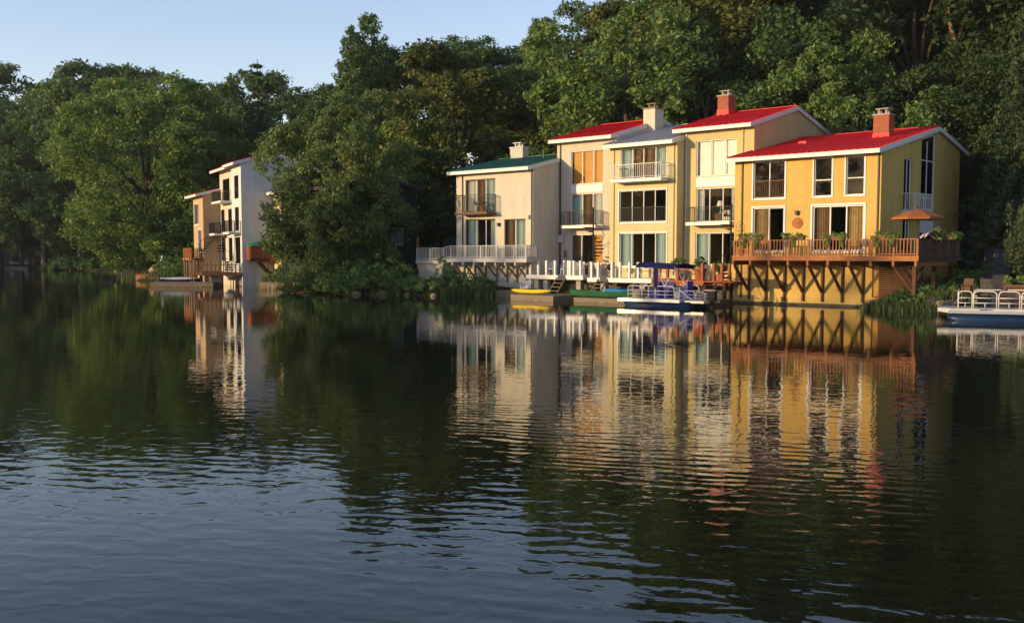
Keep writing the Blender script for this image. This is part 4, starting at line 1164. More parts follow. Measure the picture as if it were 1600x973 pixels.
bt = thing('bistro_table', 'small dark bistro table on the white balcony', 'table', RF, -18.2, 1.1, 8.05, None, True)
MB().lathe([(.3, .68), (.3, .72)], (0, 0, 0), 14).ob('tabletop', 'iron', bt)
for k in range(3): MB().tube([(.2 * cos(k * 2.1), .2 * sin(k * 2.1), .68), (-.2 * cos(k * 2.1), -.2 * sin(k * 2.1), 0)], .014, 5).ob('leg', 'iron', bt)

# rail planters and the umbrella on the cedar deck
for i, (u_, wdt, lab) in enumerate(((-6.9, 1.5, 'leafy trailing planter on the cedar rail under the first pair of windows'), (-4.2, 1.3, 'leafy trailing planter on the cedar rail below the wall medallion'), (-1.75, 1.2, 'leafy trailing planter on the cedar rail before the wide patio doors'),
                              (1.05, 1.5, 'bushiest trailing planter on the cedar rail, near the house corner'))):
    o = thing('rail_planter', lab, 'planter', RF, u_, -1.94, 3.82, 'planters along the cedar deck rail', True)
    MB().box(-wdt / 2, wdt / 2, -.13, .13, 0, .18).ob('planter_box', 'brownwood', o)
    rg = random.Random(i); cl = []; rd = []
    for k in range(16):
        x = rg.uniform(-wdt / 2, wdt / 2); cl.append((x, rg.uniform(-.2, .1), rg.uniform(.12, .34))); rd.append(rg.uniform(.14, .24))
    for x in ([-.4, .45] if i != 1 else [.1]):
        for k in range(4): cl.append((x + rg.uniform(-.1, .1), -.22, .05 - k * .13)); rd.append(.15)
    leaf_part(o, 'foliage', cl, rd, 34, .11, 'leaf_plant', 50 + i, droop=.3)
for i, (v_, z_, lab) in enumerate(((1.0, 3.82, 'yellowish plants in a planter on the side rail of the cedar deck'), (3.6, 3.82, 'bushy planter at the far corner of the cedar deck'))):
    o = thing('rail_planter', lab, 'planter', RF, 2.84, v_, z_, 'planters along the cedar deck rail', True)
    MB().box(-.13, .13, -.7, .7, 0, .18).ob('planter_box', 'brownwood', o)
    rg = random.Random(40 + i)
    cl = [(rg.uniform(-.1, .25), rg.uniform(-.75, .75), rg.uniform(.0, .45)) for k in range(20)]
    leaf_part(o, 'foliage', cl, [.2] * 20, 34, .12, 'leaf_plant', 60 + i)
um = thing('patio_umbrella', 'open orange patio umbrella on the cedar deck beside the ochre house', 'umbrella', RF, 2.2, -.4, 2.87, None, True)
MB().tube([(0, 0, 0), (0, 0, 2.62)], .025, 8).ob('pole', 'bronze', um)
MB().lathe([(.28, 0), (.28, .06), (.06, .12)], (0, 0, 0), 12).ob('base', 'bronze', um)
mb = MB(); n = 8; R_ = 1.42
ap = (0, 0, 2.58)
for k in range(n):
    a0, a1 = 2 * pi * k / n, 2 * pi * (k + 1) / n
    p0 = (R_ * cos(a0), R_ * sin(a0), 2.1); p1 = (R_ * cos(a1), R_ * sin(a1), 2.1)
    m0 = (R_ * .5 * cos(a0), R_ * .5 * sin(a0), 2.38); m1 = (R_ * .5 * cos(a1), R_ * .5 * sin(a1), 2.38)
    mb.poly(ap, m0, m1); mb.poly(m0, p0, p1, m1); mb.poly(p0, (p0[0], p0[1], 1.98), (p1[0], p1[1], 1.98), p1)
mb.ob('canopy', 'canvas_orange', um)
for k in range(n): MB().bar((.03, 0, 2.52), (R_ * .98, 0, 2.07), .015, .015).ob('rib', 'bronze', um).rotation_euler = (0, 0, 2 * pi * k / n)
MB().lathe([(.03, 2.58), (.05, 2.66), (.01, 2.74)], (0, 0, 0), 8).ob('finial', 'bronze', um)
# striped cloth arched over the side rail
o = thing('striped_sunshade', 'purple sunshade with white stripes arched over the side rail', 'sunshade', RF, 2.95, -1.7, 3.8, None, True)
for k in range(5):
    mb = MB(); n = 14
    for i in range(n + 1):
        t = i / n; yy = t * 2.6; z = .40 * sin(pi * t ** .8) - .3 * t
        x = -.25 + k * .11
        mb.V += [(x, yy, z + .03 * k), (x + .107, yy, z + .03 * k + .025)]
    mb.F = [(2 * i, 2 * i + 2, 2 * i + 3, 2 * i + 1) for i in range(n)]
    mb.ob('stripe', 'purple' if k % 2 == 0 else 'whitecurtain', o)
o = thing('patio_table', 'dark patio table under the orange umbrella', 'table', RF, 2.2, .4, 2.87, None, True)
MB().box(-.5, .5, -.5, .5, .68, .72).ob('tabletop', 'iron', o)
for a, b_ in ((-.42, -.42), (.42, -.42), (.42, .42), (-.42, .42)): MB().box(a - .025, a + .025, b_ - .025, b_ + .025, 0, .678).ob('leg', 'iron', o)
for a, r_, lb in ((1.1, .4, 'dark patio chair left of the umbrella pole'), (1.3, 2.2, 'dark patio chair tucked behind the umbrella table')):
    deck_chair(lb, RF, a, .3 if r_ < 1 else 1.3, 2.87, r_, 'iron')
# scroll trellis at the left end
o = thing('plant_trellis', 'black scrolled iron plant trellis at the left end of the cedar deck', 'trellis', RF, -8.0, -1.2, 2.87, None, True)
mb = MB()
for x in (-.3, .3): mb.tube([(x, 0, 0), (x, 0, 1.6)], .012, 5)
mb.tube([(.3 * cos(pi * k / 10), 0, 1.6 + .45 * sin(pi * k / 10)) for k in range(11)], .012, 5)
for cx, cz, r_ in ((-.12, 1.5, .12), (.12, 1.5, .12), (0, 1.2, .14), (-.1, .9, .11), (.12, .9, .11), (0, 1.78, .12)):
    mb.tube([(cx + r_ * (1 - k / 22) * cos(k * .55), 0, cz + r_ * (1 - k / 22) * sin(k * .55)) for k in range(18)], .01, 4)
mb.ob('scrollwork', 'iron', o)
pot('dark leafy pot plant beside the iron trellis', RF, -7.75, -1.5, 2.87, .2, .4, 'terracotta', 'leaf_plant', .9, n=120)
HAZE = 0.00011
ORD = ['first', 'second', 'third', 'fourth', 'fifth', 'sixth', 'seventh', 'eighth', 'ninth', 'tenth', 'eleventh', 'twelfth', 'thirteenth', 'fourteenth', 'fifteenth', 'sixteenth', 'seventeenth', 'eighteenth', 'nineteenth', 'twentieth', 'twenty-first', 'twenty-second']
def rank(L, q, key=None): return ORD[sorted(L, key=key).index(q)]
bypx = lambda q: q[0] / q[1]
# ------------------------------------------------------------------ left row: decks, docks, shore things
WD = thing('wooden_deck', 'dark brown lake deck with rough posts below the spiral stairs', 'deck', WF, -28, 95, 1.2)
pl = [(-25.12, 94.95), (-28.6, 94.95), (-31.6, 100.6), (-30.4, 103.6), (-27.2, 98.9)]
mb = MB()
n = len(pl); mb.V = [(x, y, 1.22) for x, y in pl] + [(x, y, 1.30) for x, y in pl]
mb.F = [tuple(range(n))[::-1], tuple(range(n, 2 * n))] + [(k, (k + 1) % n, n + (k + 1) % n, n + k) for k in range(n)]
mb.ob('floor_board', 'cedar_dark', WD)
MB().bar((-25.1, 94.91, 1.17), (-28.62, 94.91, 1.17), .05, .30).ob('fascia', 'cedar_dark', WD)
MB().bar((-28.64, 94.95, 1.17), (-31.64, 100.6, 1.17), .05, .30).ob('fascia', 'cedar_dark', WD)
rg = random.Random(3)
for k in range(10):
    x = -25.2 - k * .38; h_ = rg.uniform(.85, 1.15)
    MB().box(x - .045, x + .045, 94.96, 95.05, 1.3, 1.3 + h_).ob('post', 'brownwood', WD)
for k in range(12):
    t = k / 11; p = (-28.7 - 2.9 * t, 95.1 + 5.4 * t)
    MB().box(p[0] - .05, p[0] + .05, p[1] - .05, p[1] + .05, 1.3, 1.3 + rg.uniform(.8, 1.2)).ob('post', 'brownwood', WD)
MB().bar((-25.15, 95.0, 2.0), (-28.6, 95.0, 2.0), .05, .07).ob('rail', 'brownwood', WD)
for x, y in ((-25.6, 95.3), (-27.0, 95.2), (-28.4, 95.3), (-29.5, 97.3), (-30.7, 99.6)):
    MB().box(x - .12, x + .12, y - .12, y + .12, -.8, 1.215).ob('pile', 'cedar_dark', WD)
MB().box(-28.2, -27.0, 95.6, 95.9, -.4, 1.21).ob('pier', 'concrete', WD)
BP = [(-29.9, 96.4, 2.6), (-30.3, 96.9, 2.2), (-30.7, 97.6, 2.7), (-31.2, 98.4, 2.3), (-31.7, 99.3, 2.6)]
for k, (x, y, h_) in enumerate(BP):
    solo('mooring_post', MB().tube([(0, 0, -1), (0, 0, h_)], .07, 7), 'palebark', rank(BP, (x, y, h_), bypx) + ' rough bark pole from the left beside the dark lake deck', 'post', WF, x, y, 0, group='bark poles beside the dark lake deck')
LR = thing('wooden_deck', 'small red stained deck on the low tan house, catching the sun', 'deck', LF, -12.6, -2.6, 2.5)
MB().box(-15.0, -10.4, -2.6, -1.45, 2.5, 2.58).ob('floor_board', 'redwood', LR)
MB().box(-15.0, -10.4, -2.66, -2.604, 2.36, 2.62).ob('fascia', 'cedar', LR)
MB().box(-10.398, -10.34, -2.6, -1.45, 2.36, 2.62).ob('fascia', 'cedar_dark', LR)  # side face in shade: the darkness is put in by darker wood
run_rail(LR, (-14.9, -2.56), (-10.42, -2.56), 2.6, 1.0, [.05, 1.5, 3.0, 4.4], .16, 'cedar', .1, .07, .13)
run_rail(LR, (-10.42, -2.5), (-10.42, -1.5), 2.6, 1.0, [.9], .16, 'cedar_dark', .1, .07, .13)  # same darker wood for the shaded side railing
for u_ in (-14.5, -10.6): MB().box(u_ - .08, u_ + .08, -2.5, -2.34, -.2, 2.355).ob('support_post', 'cedar_dark', LR)
deck_chair('red adirondack chair on the small sunlit deck', LF, -12.0, -2.2, 2.58, 2.6, 'red')
deck_chair('weathered chair on the dark brown lake deck', WF, -26.6, 96.2, 1.3, .6, 'offwhite')
WS = thing('wooden_deck', 'brown slatted side deck with stair against the white blank wall', 'deck', LF, .8, .3, 2.5)
MB().box(.05, 1.5, .35, 4.4, 2.5, 2.58).ob('floor_board', 'redwood', WS)
MB().box(1.5, 1.55, .35, 2.2, 2.3, 2.6).ob('fascia', 'cedar_dark', WS); MB().box(1.5, 1.55, 2.203, 4.4, 2.3, 2.6).ob('fascia', 'cedar', WS)  # far stretch coloured orange for the sunlight on the beam
run_rail(WS, (1.48, .4), (1.48, 4.4), 2.58, 1.15, [.05, 1.3, 2.6, 3.9], .11, 'redwood', .1, .085, .13)
run_rail(WS, (.1, .4), (1.4, .4), 2.58, 1.15, [], .11, 'redwood', .1, .085, .13)
for v_ in (2.0, 3.0, 4.2): MB().box(1.38, 1.5, v_ - .07, v_ + .07, 0, 2.295).ob('support_post', 'redwood', WS)
st = MB().bar((1.62, .9, 2.4), (1.62, 2.6, .5), .06, .22).bar((2.4, .9, 2.4), (2.4, 2.6, .5), .06, .22).ob('stair_stringer', 'cedar_dark', WS)
me = MB().box(1.66 - 2, 2.36 - 2, -.12, .12, -.02, .02).mesh('stair_tread', 'cedar_dark')
for k in range(9): piece('stair_tread', me, st, (2, 1.0 + 1.6 * k / 8, 2.3 - 1.75 * k / 8))
o = thing('patio_umbrella', 'folded low green umbrella over the brown side deck', 'umbrella', LF, .75, 1.1, 2.58, None, True)
MB().tube([(0, 0, 0), (0, 0, 1.45)], .025, 6).ob('pole', 'bronze', o)
MB().lathe([(.95, 1.16), (.93, 1.24), (.6, 1.40), (.05, 1.5)], (0, 0, 0), 10).ob('canopy', 'canvas_green', o)
# retaining walls
def plank_wall(label, p, q, z0, z1, m, wdt, depth=.12, name='retaining_wall', cap=None):
    p = Vector(p); q = Vector(q); L = (q - p).length; d_ = (q - p) / L
    o = thing(name, label, 'retaining wall', WF, p.x, p.y, 0, None, True, atan2(d_.y, d_.x))
    n = max(2, round(L / wdt)); w_ = L / n
    rg = random.Random(n)
    for k in range(n): MB().box(k * w_ + .012, (k + 1) * w_ - .012, rg.uniform(0, .025), depth, z0, z1 + rg.uniform(-.03, .02)).ob('plank', m, o)
    if cap: MB().box(-.02, L + .02, -.05, depth + .1, z1 + .025, z1 + .1).ob('cap_board', cap, o)
    return o
plank_wall('weathered upright plank retaining wall by the white house', (-21.6, 87.5), (-17.2, 85.6), -.6, .52, 'oldwood', .3, cap='oldwood')
plank_wall('sunlit orange timber retaining wall below the big maple', (-42.6, 116.0), (-39.6, 115.3), -.6, .62, 'cedar', 1.0, cap='cedar')
plank_wall('low yellowish timber edging on the far left shore', (-109.5, 217.0), (-98.5, 208.5), -.6, .42, 'oldwood', 2.2)
plank_wall('short timber edging at the foot of the cream house', (-1.2, 72.4), (.9, 72.2), -.6, .45, 'oldwood', .7)
o = thing('dock_steps', 'small red wooden steps at the water by the plank wall', 'steps', WF, -18.3, 85.5, 0, None, True, -.4)
for k in range(2): MB().box(0, 1.3, -.35 * (1 - k), -.35 * (1 - k) + .32, .1 + .3 * k, .16 + .3 * k).ob('tread', 'redwood', o)
for x in (0.02, .62, 1.22):
    MB().box(x, x + .07, -.33, -.27, -.5, .095).ob('leg', 'redwood', o); MB().box(x, x + .07, -.02, .04, -.5, .395).ob('leg', 'redwood', o)
solo('buoy', MB().lathe([(.02, -.1), (.1, -.04), (.13, .05), (.1, .13), (.02, .18)], (0, 0, 0), 12), 'white', 'small white mooring buoy floating by the plank wall', 'buoy', WF, -21.2, 88.0, .0, smooth=True)
# floating dock and covered boat
o = dock('grey floating dock left of the dark lake deck', WF, -33.2, -27.4, 93.9, 96.4, .42)
o = thing('rowing_boat', 'small boat under a pale grey cover tied to the floating dock', 'boat', WF, -31.6, 97.3, .1, None, True, .05)
V, n_, k_ = hull(4.2, 1.4, .5); mb = MB(); mb.V = V
for i in range(n_ - 1):
    for j in range(k_ - 1): mb.F.append((i * k_ + j, (i + 1) * k_ + j, (i + 1) * k_ + j + 1, i * k_ + j + 1))
mb.ob('hull', 'navyhull', o, True)
mb = MB()
for i in range(n_):
    t = i / (n_ - 1) * 2 - 1; wv = .72 * max(0.02, 1 - abs(t) ** 2.4) ** .75
    for j in range(5):
        s_ = j / 4 * 2 - 1; mb.V.append((t * 2.12, wv * s_, .52 + .15 * abs(t) ** 3 + .22 * (1 - s_ * s_) * (1 - t * t)))
for i in range(n_ - 1):
    for j in range(4): mb.F.append((i * 5 + j, (i + 1) * 5 + j, (i + 1) * 5 + j + 1, i * 5 + j + 1))
mb.ob('boat_cover', 'whitecurtain', o, True)
solo('mooring_post', MB().tube([(0, 0, -1.2), (0, 0, .9)], .09, 8), 'oldwood', 'thin mooring post alone in the water before the big maple', 'post', WF, -52.3, 137.5, 0)
solo('mooring_post', MB().tube([(0, 0, -1.2), (0, 0, 1.1)], .1, 8), 'cedar_dark', 'dark mooring post at the left end of the floating dock', 'post', WF, -33.3, 96.6, 0)
def boulder(label, x, y, r, seed, m='rock', fr=WF, sq=.7, group=None):
    rg = np.random.default_rng(seed); mb = MB(); n, k = 7, 10
    for i in range(n):
        ph = pi * i / (n - 1) - pi / 2
        for j in range(k):
            th = 2 * pi * j / k; q = r * (1 + rg.uniform(-.18, .18))
            mb.V.append((q * cos(ph) * cos(th), q * .8 * cos(ph) * sin(th), q * sq * sin(ph)))
    for i in range(n - 1):
        for j in range(k): mb.F.append((i * k + j, i * k + (j + 1) % k, (i + 1) * k + (j + 1) % k, (i + 1) * k + j))
    return solo('boulder', mb, m, label, 'boulder', fr, x, y, max(gz(x, y), .0) + r * .2, group=group)
boulder('sunlit tan boulder under the big maple', -40.6, 117.5, .95, 1)
solo('white_figure', MB().lathe([(.25, 0), (.3, .3), (.22, .5), (.28, .9), (.3, 1.25), (.12, 1.45), (.16, 1.6), (.1, 1.78), (.02, 1.82)], (0, 0, 0), 10), 'white', 'small white upright figure among the trunks under the maple', 'white_figure', WF, -40.4, 118.6, gz(-40.4, 118.6) + .2, smooth=True)  # plain white turned form
o = thing('rowing_boat', 'white rowing boat pulled up on the far left shore', 'boat', WF, -105.5, 219.5, gz(-105.5, 219.5) + .25, None, True, .3)
V, n_, k_ = hull(3.6, 1.5, .6); mb = MB(); mb.V = V
for i in range(n_ - 1):
    for j in range(k_ - 1): mb.F.append((i * k_ + j, (i + 1) * k_ + j, (i + 1) * k_ + j + 1, i * k_ + j + 1))
mb.ob('hull', 'white', o, True)
canoe('blue canoe on the far left shore', WF, -95.5, 212, gz(-95.5, 212) + .2, .3, 3.5, .9, .5, 'kayak_blue')
kayak('red kayak on the far left shore', WF, -93.3, 208.5, gz(-93.3, 208.5) + .2, 1.2, 3.0, .8, .5, 'red')

# ------------------------------------------------------------------ stone steps on the right bank
ST = thing('stone_steps', 'dark stone steps climbing the bank behind the second boat', 'steps', WF, 24.6, 52.0, 0, None, True)
rg = random.Random(11)
for k in range(13):
    t = k / 12; x = 24.3 + 5.0 * t; y = 51.6 + 10.5 * t; z = .75 + 2.75 * t
    w_ = 1.15 - .25 * t + rg.uniform(-.15, .15)
    ca, sa = cos(.35 + rg.uniform(-.1, .1)), sin(.35)
    pts = [(-w_ / 2 + rg.uniform(-.12, .12), -.45), (w_ / 2 + rg.uniform(-.12, .12), -.45 + rg.uniform(-.06, .06)), (w_ / 2, .5), (-w_ / 2, .5)]
    P = [(x - 24.6 + a * ca - b_ * sa * .4, y - 52 + a * -sa * .5 + b_ * ca) for a, b_ in pts]
    mb = MB(); mb.hexa([(a, b_, z - .35) for a, b_ in P] + [(a, b_, z) for a, b_ in P])
    mb.ob('step_stone', 'stone', ST)
FS = [(22.7, 52.6), (23.2, 53.1), (23.4, 54.3), (22.2, 53.3), (26.4, 51.6), (26.8, 52.8)]
for k, (x, y) in enumerate(FS):
    boulder(rank(FS, (x, y), bypx) + ' flat grey stone from the left beside the steps', x, y, rg.uniform(.4, .6), 20 + k, 'stone', sq=.4, group='flat stones beside the steps')
RB = [(19.3, 55.9), (19.75, 55.35), (20.2, 55.25), (20.75, 54.75), (21.2, 54.2), (21.75, 53.6), (22.2, 52.9)]
for k, (x, y) in enumerate(RB):
    boulder(rank(RB, (x, y), bypx) + ' tan waterline rock from the left below the cedar deck corner', x, y, rg.uniform(.18, .34), 40 + k, 'rock', sq=.7, group='waterline rocks below the cedar deck')
RL = [(-8.4, 75.2), (-7.6, 74.6), (-9.6, 75.7), (-11.6, 76.2), (-5.6, 72.9)]
for k, (x, y) in enumerate(RL):
    boulder(rank(RL, (x, y), bypx) + ' tan waterline rock from the left below the waterside shrubs', x, y, rg.uniform(.2, .4), 60 + k, 'rock', sq=.6, group='waterline rocks below the shrubs')
def rope(label, p, q, sag):
    p = Vector(p); q = Vector(q)
    pts = [p.lerp(q, t / 10) - Vector((0, 0, sag * 4 * (t / 10) * (1 - t / 10))) for t in range(11)]
    mb = MB().tube([v - p for v in pts], .014, 5)
    return solo('mooring_rope', mb, 'offwhite', label, 'rope', WF, p.x, p.y, p.z)
rope('slack mooring rope from the canopied pontoon boat to the red-brown deck', RF.at(-9.2, -4.75, .5), RF.at(-9.62, -.55, 1.3), .25)
rope('slack mooring rope from the bow of the right boat to the bank', PF.at(.2, 2.3, .6), Vector((22.0, 50.6, .75)), .2)
o = thing('planter', 'tall brown wooden planter with bright leaves by the second boat', 'planter', WF, 24.3, 49.3, .55, None, True, -.4)
MB().box(-.55, .55, -.4, .4, -.6, .95).ob('planter_box', 'brown', o)
MB().box(-.6, -.5, -.46, -.403, -.6, .99).box(.5, .6, -.46, -.403, -.6, .99).box(-.5, .5, -.46, -.403, .87, .99).ob('frame', 'brownwood', o)
leaf_part(o, 'foliage', [(random.uniform(-.5, .5), random.uniform(-.3, .3), random.uniform(1.0, 1.35)) for k in range(14)], [.2] * 14, 30, .14, 'leaf_plant', 77)
o = deck_chair('brown reclined chair on the bank at the bow of the second boat', WF, 21.9, 49.8, .75, -1.2, 'brown')
o.scale = (1.1, 1.1, 1.15)

# ------------------------------------------------------------------ trees
def clusters(seed, a, b, zc, nl, per, lr, up=.3, boxy=False, zmin=None, inner=(.5, .85), zlow=-.97):
    rg = np.random.default_rng(seed)
    C_, Q = [], []
    while len(C_) < nl:
        dv = rg.normal(size=3); dv /= np.linalg.norm(dv)
        if dv[2] < zlow: continue
        q = rg.uniform(*inner)
        c = np.array([dv[0] * a * q, dv[1] * a * q, dv[2] * b * q])
        if boxy:
            th = rg.uniform(0, 2 * pi); z = rg.uniform(-.85, 1.0); q = sqrt(rg.random()) * (1 - abs(z) ** 5) ** .5
            q = max(q, .3 * (z > .6)); c = np.array([cos(th) * a * q, sin(th) * a * q, z * b])
        if any(np.linalg.norm((c - o_) / np.array([1, 1, b / a])) < lr * a * .55 for o_ in C_): 
            if rg.random() < .85: continue
        C_.append(c)
    for c in C_:
        r_ = lr * a * rg.uniform(.7, 1.25)
        out = c / np.array([a, a, b]); out /= np.linalg.norm(out) + 1e-9
        for k in range(per):
            dv = rg.normal(size=3) * .75 + out * .55 + np.array([0, 0, up]); dv /= np.linalg.norm(dv)
            Q.append(c + dv * r_ * rg.uniform(.6, 1.08) * np.array([1, 1, .8]))
    Q = np.array(Q); Q[:, 2] += zc
    if zmin is not None: Q = Q[Q[:, 2] > zmin]
    C2 = np.array(C_); C2[:, 2] += zc
    return Q, C2

def trunk_mesh(name, lob, h, r, seed, m='bark', nl=9, split=.35):
    rg = random.Random(seed); mb = MB()
    top = h * .72; pts = []; 
    for k in range(7): t = k / 6; pts.append((rg.uniform(-.2, .2) * t * h * .05, rg.uniform(-.2, .2) * t * h * .05, -.6 + (top + .6) * t))
    mb.tube(pts, [r * 1.5, r * 1.02, r * .9, r * .75, r * .55, r * .38, r * .2], 9)
    for c in sorted(lob, key=lambda q: rg.random())[:nl]:
        z0 = h * split * rg.uniform(.7, 1.35); z0 = min(z0, max(1.0, c[2] - 1.0), top * .9)
        mid = (c[0] * .45 + rg.uniform(-.3, .3), c[1] * .45 + rg.uniform(-.3, .3), z0 + (c[2] - z0) * .6)
        mb.tube([(0, 0, z0), mid, tuple(c)], [r * .42, r * .26, r * .08], 6)
    return mb.mesh(name, m, None, True)

class Kind:
    def __init__(s, seed, H, a, b, zc, nl, per, lr, n, rad, size, m, r=.35, bark='bark', hn=9, split=.35, **k):
        lk = {q: k.pop(q) for q in ('flat', 'upb', 'aspect', 'droop') if q in k}
        Q, L_ = clusters(seed, a, b, zc, nl, per, lr, **k)
        rg = np.random.default_rng(seed + 1)
        s.H = float(Q[:, 2].max() + rad * .5)
        s.crown = leaf_mesh('crown', Q, rad * rg.uniform(.65, 1.3, len(Q)), n, size, m, seed + 2, **lk)
        s.trunk = trunk_mesh('trunk', L_, H, r, seed, bark, hn, split)
    def put(s, x, y, top, label, cat='tree', group=None, name='broadleaf_tree', wide=1.0, rz=None, m=None, base=None):
        g = gz(x, y) - .1 if base is None else base
        k = (top - g) / s.H
        o = bpy.data.objects.new(name, None); COL.objects.link(o)
        o.location = (x, y, g); o.scale = (k * wide, k * wide, k)
        o.rotation_euler = (0, 0, random.uniform(0, 6.28) if rz is None else rz)
        tag(o, label, cat, group)
        t = link('trunk', s.trunk, o); c = link('crown', s.crown, o)
        if m:
            c.material_slots[0].link = 'OBJECT'; c.material_slots[0].material = MT[m]
        return o
        return o
F_, HY = 1600.0, 397.0
def at_px(px, Y): return (px - 800) / F_ * Y
def z_px(py, Y): return 3.0 + (HY - py) / F_ * Y

K = [Kind(11, 20, 6.3, 9.0, 10.6, 24, 27, .31, 44, .85, .37, 'leaf_mid'),
     Kind(12, 20, 5.6, 9.2, 10.6, 26, 24, .30, 44, .8, .36, 'leaf_mid'),
     Kind(13, 20, 6.8, 8.6, 11.0, 30, 22, .27, 44, .8, .37, 'leaf_mid'),
     Kind(14, 20, 5.0, 9.2, 10.6, 24, 22, .31, 44, .75, .35, 'leaf_mid'),
     Kind(15, 20, 6.0, 8.8, 10.8, 20, 30, .35, 42, .85, .38, 'leaf_mid')]
def stems_tree(seed, H, spread, ns, rad, n, size, m):
    """Several upright leaders, each a ragged column of leaf clumps: tall open trees with pointed tops."""
    rg = np.random.default_rng(seed); Q = []; mb = MB()
    mb.tube([(0, 0, -.6), (0, 0, H * .2), (.1, 0, H * .5)], [.42, .34, .2], 8)
    for i in range(ns):
        th = 2 * pi * i / ns + rg.uniform(-.4, .4); r_ = spread * rg.uniform(.25, 1.0)
        x, y = cos(th) * r_, sin(th) * r_; top = H * rg.uniform(.74, 1.0) if i else H
        if i == 0: x, y = .3, .2
        mb.tube([(0, 0, H * .18), (x * .6, y * .6, H * .4), (x, y, H * .65), (x * 1.05, y * 1.05, top * .98)], [.22, .15, .09, .02], 6)
        z = H * rg.uniform(.1, .22)
        while z < top:
            t = z / top; w_ = spread * .42 * (1 - t ** 4) * rg.uniform(.7, 1.25) + .25
            for k in range(int(3 + 5 * (1 - t))):
                a_ = rg.uniform(0, 2 * pi); q = w_ * sqrt(rg.random())
                Q.append((x * min(1, t * 1.7) + cos(a_) * q, y * min(1, t * 1.7) + sin(a_) * q, z + rg.uniform(-.3, .3)))
            z += rg.uniform(.35, .65)
    kd = Kind.__new__(Kind); kd.H = H
    kd.crown = leaf_mesh('crown', Q, rad * rg.uniform(.6, 1.2, len(Q)), n, size, m, seed)
    kd.trunk = mb.mesh('trunk', 'bark', None, True)
    return kd
K_open = stems_tree(21, 24, 3.6, 9, .62, 34, .36, 'leaf_dark')
K_open2 = stems_tree(22, 24, 3.0, 6, .6, 34, .36, 'leaf_dark')
K_maple = Kind(31, 24, 11.3, 11.8, 12.5, 72, 32, .22, 42, .9, .38, 'leaf_maple', r=.55, hn=20, inner=(.55, .92), up=.25)
K_willow = Kind(41, 15, 6.6, 8.2, 7.6, 72, 34, .22, 40, .5, .24, 'leaf_olive', r=.35, hn=18, inner=(.45, .92), up=.2, droop=.25)
K_light = Kind(51, 16, 7.5, 6.6, 9.0, 44, 30, .25, 34, .65, .33, 'leaf_light', r=.35, hn=16, inner=(.5, .92), up=.35)

def conifer(name, seed, H, R0, m, size, per=26, droop=.5, layers=26, rad=.5, base=1.5):
    rg = np.random.default_rng(seed); Q = []; mb = MB()
    mb.tube([(0, 0, -.5), (0, 0, H * .5), (0, 0, H)], [.35, .22, .03], 8)
    for k in range(layers):
        t = k / layers; z = base + (H - base) * t; R1 = R0 * (1 - t) ** .8 * rg.uniform(.75, 1.15) + .25
        nb = max(4, int(9 * (1 - t) + 4))
        for j in range(nb):
            th = 2 * pi * j / nb + rg.uniform(0, .8) + k; L_ = R1 * rg.uniform(.7, 1.1)
            for q in range(max(2, int(L_ / .55) + 1)):
                f = (q + 1) / max(2, int(L_ / .55) + 1)
                Q.append((cos(th) * L_ * f, sin(th) * L_ * f, z + .25 * f - droop * L_ * f * f))
            mb.tube([(0, 0, z), (cos(th) * L_ * .9, sin(th) * L_ * .9, z + .2 - droop * L_ * .8)], [.05, .01], 4)
    kd = Kind.__new__(Kind)
    kd.H = H
    kd.crown = leaf_mesh('crown', Q, [rad * .75] * len(Q), per, size, m, seed, flat=.45, aspect=.3, droop=.4)
    kd.trunk = mb.mesh('trunk', 'bark')
    return kd
K_con = conifer('conifer', 61, 20, 3.2, 'needle', .42)
K_weep = conifer('weeping', 62, 22, 5.0, 'needle', .42, per=30, droop=.75, layers=24, rad=.7)

put = lambda k, px, py, Y, label, **kw: k.put(at_px(px, Y), Y, z_px(py, Y), label, **kw)
# hero trees
put(K_maple, 236, 118, 127, 'huge round green maple overhanging the lake left of the low tan house', name='maple_tree', rz=.4, base=-.2, wide=1.0)
put(K[1], 335, 180, 128, 'mid green tree between the huge maple and the dark conifer', m='leaf_maple', wide=.95)
put(K_willow, 530, 142, 81.5, 'olive green willow leaning over the water beside the white wall', name='willow_tree', base=-.1, rz=2.6, wide=.88)
put(K_con, 408, 98, 132, 'slim dark pointed conifer above the left row of roofs', name='conifer_tree', m='needle', wide=.85)
put(K_open, 572, 33, 122, 'tall open dark tree standing above the treeline in the middle', name='poplar_tree', wide=.95, rz=.6)
put(K[0], 725, 76, 96, 'broad olive brown oak behind the cream house', m='oak_bronze', name='oak_tree', wide=1.05)
put(K[2], 655, 140, 96, 'rounded light green tree left of the broad olive oak', m='leaf_maple', wide=.8)
put(K[4], 975, 22, 86, 'large bright green locust rising behind the peach house', m='leaf_light', name='locust_tree', wide=1.05)
put(K_light, 1335, 52, 76, 'pale green domed tree behind the right-hand red roof', name='locust_tree', wide=.9, rz=2)
put(K_open2, 838, 42, 128, 'twin-topped slender tree breaking the skyline beside the clear sky', name='poplar_tree', wide=.8)
put(K_weep, 1588, 20, 63, 'big weeping conifer at the right edge of the wood', name='conifer_tree', wide=1.0, rz=.3)
put(K[3], 1495, 60, 72, 'dark dense tree just behind the far corner of the ochre house', m='leaf_deep', wide=.85)
put(K[1], 875, 62, 110, 'mid green tree beside the bright locust on the slope', m='leaf_mid')
put(K[3], 900, 0, 118, 'dark tree whose top marks where the sky begins', m='leaf_dark', wide=.8)
put(K[3], 546, 240, 79.5, 'shaded lower tree in front of the dark green house', m='leaf_dark', wide=.8, base=0.2)
_pts = [(-109, 221), (-90, 202), (-77, 186), (-60, 158), (-50, 136), (-45, 127), (-42.5, 119.5), (-37.5, 114.5), (-33, 108.5)]
